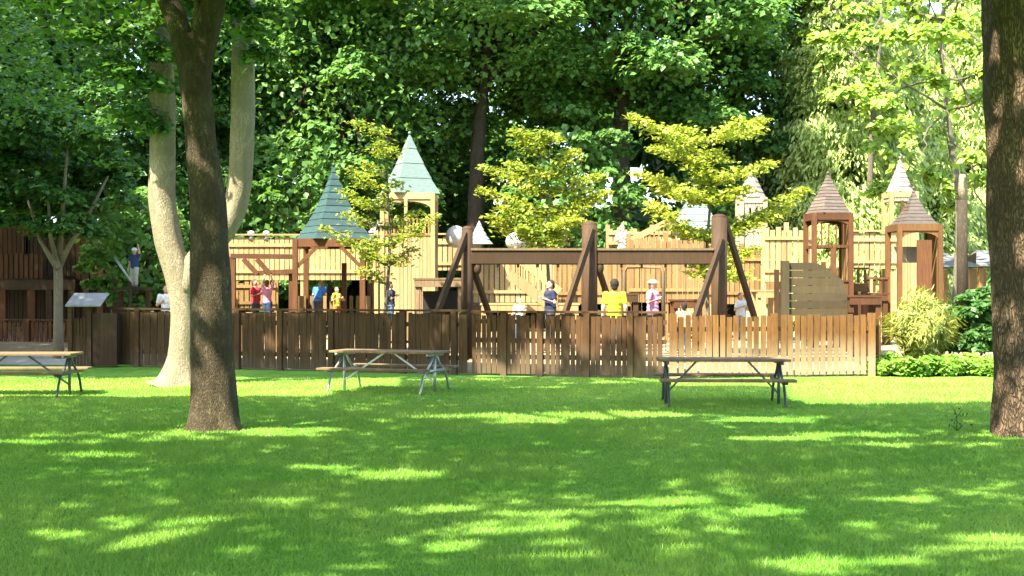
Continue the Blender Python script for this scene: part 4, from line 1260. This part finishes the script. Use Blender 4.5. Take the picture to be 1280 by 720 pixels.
# ------------------------------------------------------------------ people
CL = {}
def cloth(c):
    if c not in CL: CL[c] = plain('cloth_%d' % len(CL), c, .85, 0, .25, 9)
    return CL[c]
def person(label, px, Y, top, h, face=0.0, arms='down', shirt=(.5, .1, .1), legs=(.05, .06, .1), hair=(.03, .02, .015), hat=None, pose='stand', bend=0.0, base=None, long_sleeve=False):
    """face: 0 looks at the viewer, PI looks away"""
    X = XX(px, Y); zt = ZZ(top, Y)
    zb = base if base is not None else zt - h
    root = empty('person', (X, Y, zb), label, 'person')
    root.rotation_euler = (0, 0, 0)
    Rz = Matrix.Rotation(face, 3, 'Z')
    def V(x, y, z): return Rz @ Vector((x * h, y * h, z * h)) + Vector((X, Y, zb))
    hipz = .50
    kn, fo = {}, {}
    if pose == 'crouch': hipz = .24
    lean = bend
    def up(dz, x=0, y=0):                               # along the leaning spine from the hips
        return V(x, -math.sin(lean) * dz + y * math.cos(lean), hipz + math.cos(lean) * dz + y * math.sin(lean) * -0)
    body, sh, tr, shoe = MB(), MB(), MB(), MB()
    for s in (-1, 1):
        hip = V(s * .05, 0, hipz)
        if pose == 'crouch': knee, ank = V(s * .075, -.20, .29), V(s * .07, -.03, .05)
        elif pose == 'walk': knee, ank = V(s * .052, -.05 * s - .02, .27), V(s * .055, s * .10, .045)
        else: knee, ank = V(s * .055, -.012, .275), V(s * .058, .01, .045)
        toe = ank + Rz @ Vector((0, -.085 * h, -.02 * h))
        body.tube([hip, knee, ank], [.062 * h, .04 * h, .025 * h], 10); body.ball(knee, .04 * h); body.tube([ank, toe], [.028 * h, .02 * h], 8)
        tr.tube([hip, hip.lerp(knee, .5), knee, ank + Vector((0, 0, .01 * h))], [.076 * h, .066 * h, .052 * h, .042 * h], 12); tr.ball(knee, .052 * h)
        shoe.tube([ank + Rz @ Vector((0, .02 * h, -.012 * h)), toe], [.034 * h, .03 * h], 10); shoe.ball(toe, (.03 * h, .032 * h, .025 * h))
    tr.ball(V(0, 0, hipz), (.105 * h, .08 * h, .075 * h)); body.ball(V(0, 0, hipz), (.09 * h, .068 * h, .06 * h))
    for dz, a, b in ((.06, .088, .06), (.13, .085, .058), (.20, .098, .064), (.27, .100, .06)):
        body.ball(up(dz), (a * h, b * h, .07 * h)); sh.ball(up(dz), ((a + .014) * h, (b + .016) * h, .075 * h))
    sh.ball(up(.0), (.107 * h, .085 * h, .06 * h))
    body.tube([up(.28), up(.36)], [.038 * h, .033 * h], 10)
    hc = up(.425) if bend < .5 else up(.40, 0, -.05)
    body.ball(hc, (.052 * h, .062 * h, .072 * h), 16, 12)
    fw = Rz @ Vector((0, -1, 0))
    body.ball(hc + fw * .062 * h - Vector((0, 0, .008 * h)), (.010 * h, .013 * h, .016 * h)); body.ball(hc + fw * .04 * h - Vector((0, 0, .045 * h)), (.028 * h, .024 * h, .02 * h))
    for s in (-1, 1): body.ball(hc + Rz @ Vector((s * .053 * h, .006 * h, 0)), (.010 * h, .016 * h, .02 * h))
    for i, s in enumerate((-1, 1)):
        shd = up(.30, s * .112)
        if arms == 'up': el, wr = up(.43, s * .13, -.04), up(.57, s * .085, -.03)
        elif arms == 'one' and s > 0: el, wr = up(.40, s * .17, -.04), up(.53, s * .15, -.06)
        elif arms == 'fwd': el, wr = up(.15, s * .14, -.07), up(.17, s * .07, -.20)
        elif arms == 'bent': el, wr = up(.14, s * .155, .02), up(.20, s * .08, -.12)
        else: el, wr = up(.13, s * .145, .015), up(-.02, s * .15, -.03)
        body.tube([shd, el, wr], [.036 * h, .029 * h, .019 * h], 10); body.ball(shd, .04 * h); body.ball(el, .028 * h)
        e2 = wr if long_sleeve else shd.lerp(el, .75)
        if long_sleeve: sh.tube([shd, el, wr], [.05 * h, .042 * h, .034 * h], 10); sh.ball(el, .042 * h)
        else: sh.tube([shd, e2], [.043 * h, .038 * h], 10)
        sh.ball(shd, .044 * h)
        hd = (wr - el).normalized()
        sdv = hd.cross(fw); sdv = sdv.normalized() if sdv.length > .1 else Vector((1, 0, 0))
        pal = wr + hd * .03 * h
        body.ball(pal, (.024 * h, .018 * h, .028 * h))
        for k_ in range(4):
            b0 = pal + hd * .015 * h + sdv * (k_ - 1.5) * .011 * h
            L = (.036, .044, .041, .03)[k_] * h
            mid = b0 + hd * L * .6
            body.tube([b0, mid, mid + (hd * .6 + fw * .5).normalized() * L * .5], [.0062 * h, .0058 * h, .005 * h], 6)
        body.tube([pal + sdv * .018 * h - hd * .01 * h, pal + sdv * .036 * h + hd * .012 * h + fw * .008 * h], [.008 * h, .006 * h], 6)
    def fin(mb, name, mat, vx):
        o = mb.build(name, mat, root)
        r_ = o.modifiers.new('remesh', 'REMESH'); r_.mode = 'VOXEL'; r_.voxel_size = vx; r_.use_smooth_shade = True
        s_ = o.modifiers.new('smooth', 'SMOOTH'); s_.iterations = 3
        return o
    fin(body, 'body', 'skin', .0085); fin(sh, 'shirt', cloth(shirt), .015); fin(tr, 'trousers', cloth(legs), .015); fin(shoe, 'shoes', cloth((.12, .11, .11)), .012)
    hm = MB(); back = -fw
    hm.ball(hc + back * .014 * h + Vector((0, 0, .014 * h)), (.060 * h, .064 * h, .070 * h), 16, 10)
    hm.ball(hc + back * .035 * h - Vector((0, 0, .03 * h)), (.045 * h, .035 * h, .045 * h), 12, 8)
    fin(hm, 'hair', cloth(hair), .012)
    if hat:
        hb = MB(); hb.ball(hc + Vector((0, 0, .04 * h)), (.070 * h, .076 * h, .052 * h), 16, 10)
        hb.tube([hc + Vector((0, 0, .034 * h)), hc + Vector((0, 0, .044 * h))], [.10 * h, .085 * h], 20)
        fin(hb, 'hat', cloth(hat), .012)
    return root
person('child with a red shirt facing the climbing beams', 319, 33.3, 349, 1.25, PI * .45, 'bent', (.42, .03, .05), (.05, .05, .06), (.09, .05, .03))
person('child in a pink top reaching up to the slanted braces', 334, 33.0, 350, 1.15, PI * .9, 'up', (.62, .22, .33), (.03, .05, .12), (.10, .06, .03))
person('person in a blue shirt bending over in the gazebo', 397, 32.8, 352, 1.2, PI * .95, 'fwd', (.05, .15, .42), (.07, .06, .07), (.25, .16, .08), bend=.55, base=1.03)
person('person in dark clothes behind the slender young tree trunk', 488, 32.2, 352, 1.2, PI * .6, 'bent', (.03, .03, .05), (.14, .2, .32), (.05, .03, .02), pose='stand')
person('person in a bright yellow shirt standing with their back turned', 768, 28.75, 347, 1.72, PI * 1.0, 'down', (.52, .58, .03), (.06, .06, .07), (.02, .015, .012), base=.42)
person('person in a lilac top and white sun hat', 816, 31.8, 350, 1.55, PI * .35, 'bent', (.5, .24, .42), (.12, .07, .08), (.15, .09, .05), hat=(.8, .8, .78))
person('dark haired child low behind the orange fence', 855, 29.0, 378, 1.22, PI, 'down', (.5, .27, .16), (.06, .06, .07), (.02, .015, .012))
person('person in navy beside a white bag near the middle swing post', 688, 33, 350, 1.6, -PI * .4, 'bent', (.02, .025, .06), (.05, .06, .1), (.03, .02, .015))
person('small child in white below the first swing beam', 649, 32.2, 372, 1.15, PI * .2, 'bent', (.78, .78, .78), (.12, .18, .3), (.3, .2, .1))
person('child in white cap and navy top with one arm raised', 168, 37.5, 325, 1.15, -.3, 'one', (.03, .05, .16), (.4, .4, .38), (.2, .13, .07), hat=(.8, .8, .8), base=ZZ(361, 37.6) + .04)
person('person in white standing on the upper deck above the swing beam', 778, 43.6, 281, 1.55, .4, 'bent', (.5, .5, .46), (.45, .42, .36), (.3, .22, .14))
person('person in a white shirt beside the pale trunk, behind the dark fence', 208, 34, 356, 1.5, .3, 'bent', (.75, .77, .8), (.1, .12, .2), (.1, .06, .04))
person('toddler in orange and yellow beside the gazebo post', 421, 32.4, 364, .95, PI * .3, 'bent', (.5, .42, .05), (.42, .16, .03), (.12, .08, .04), base=1.03)
person('child in white near the foot of the golden tree', 926, 33, 366, 1.2, PI * .2, 'bent', (.75, .75, .78), (.2, .22, .3), (.2, .12, .06))
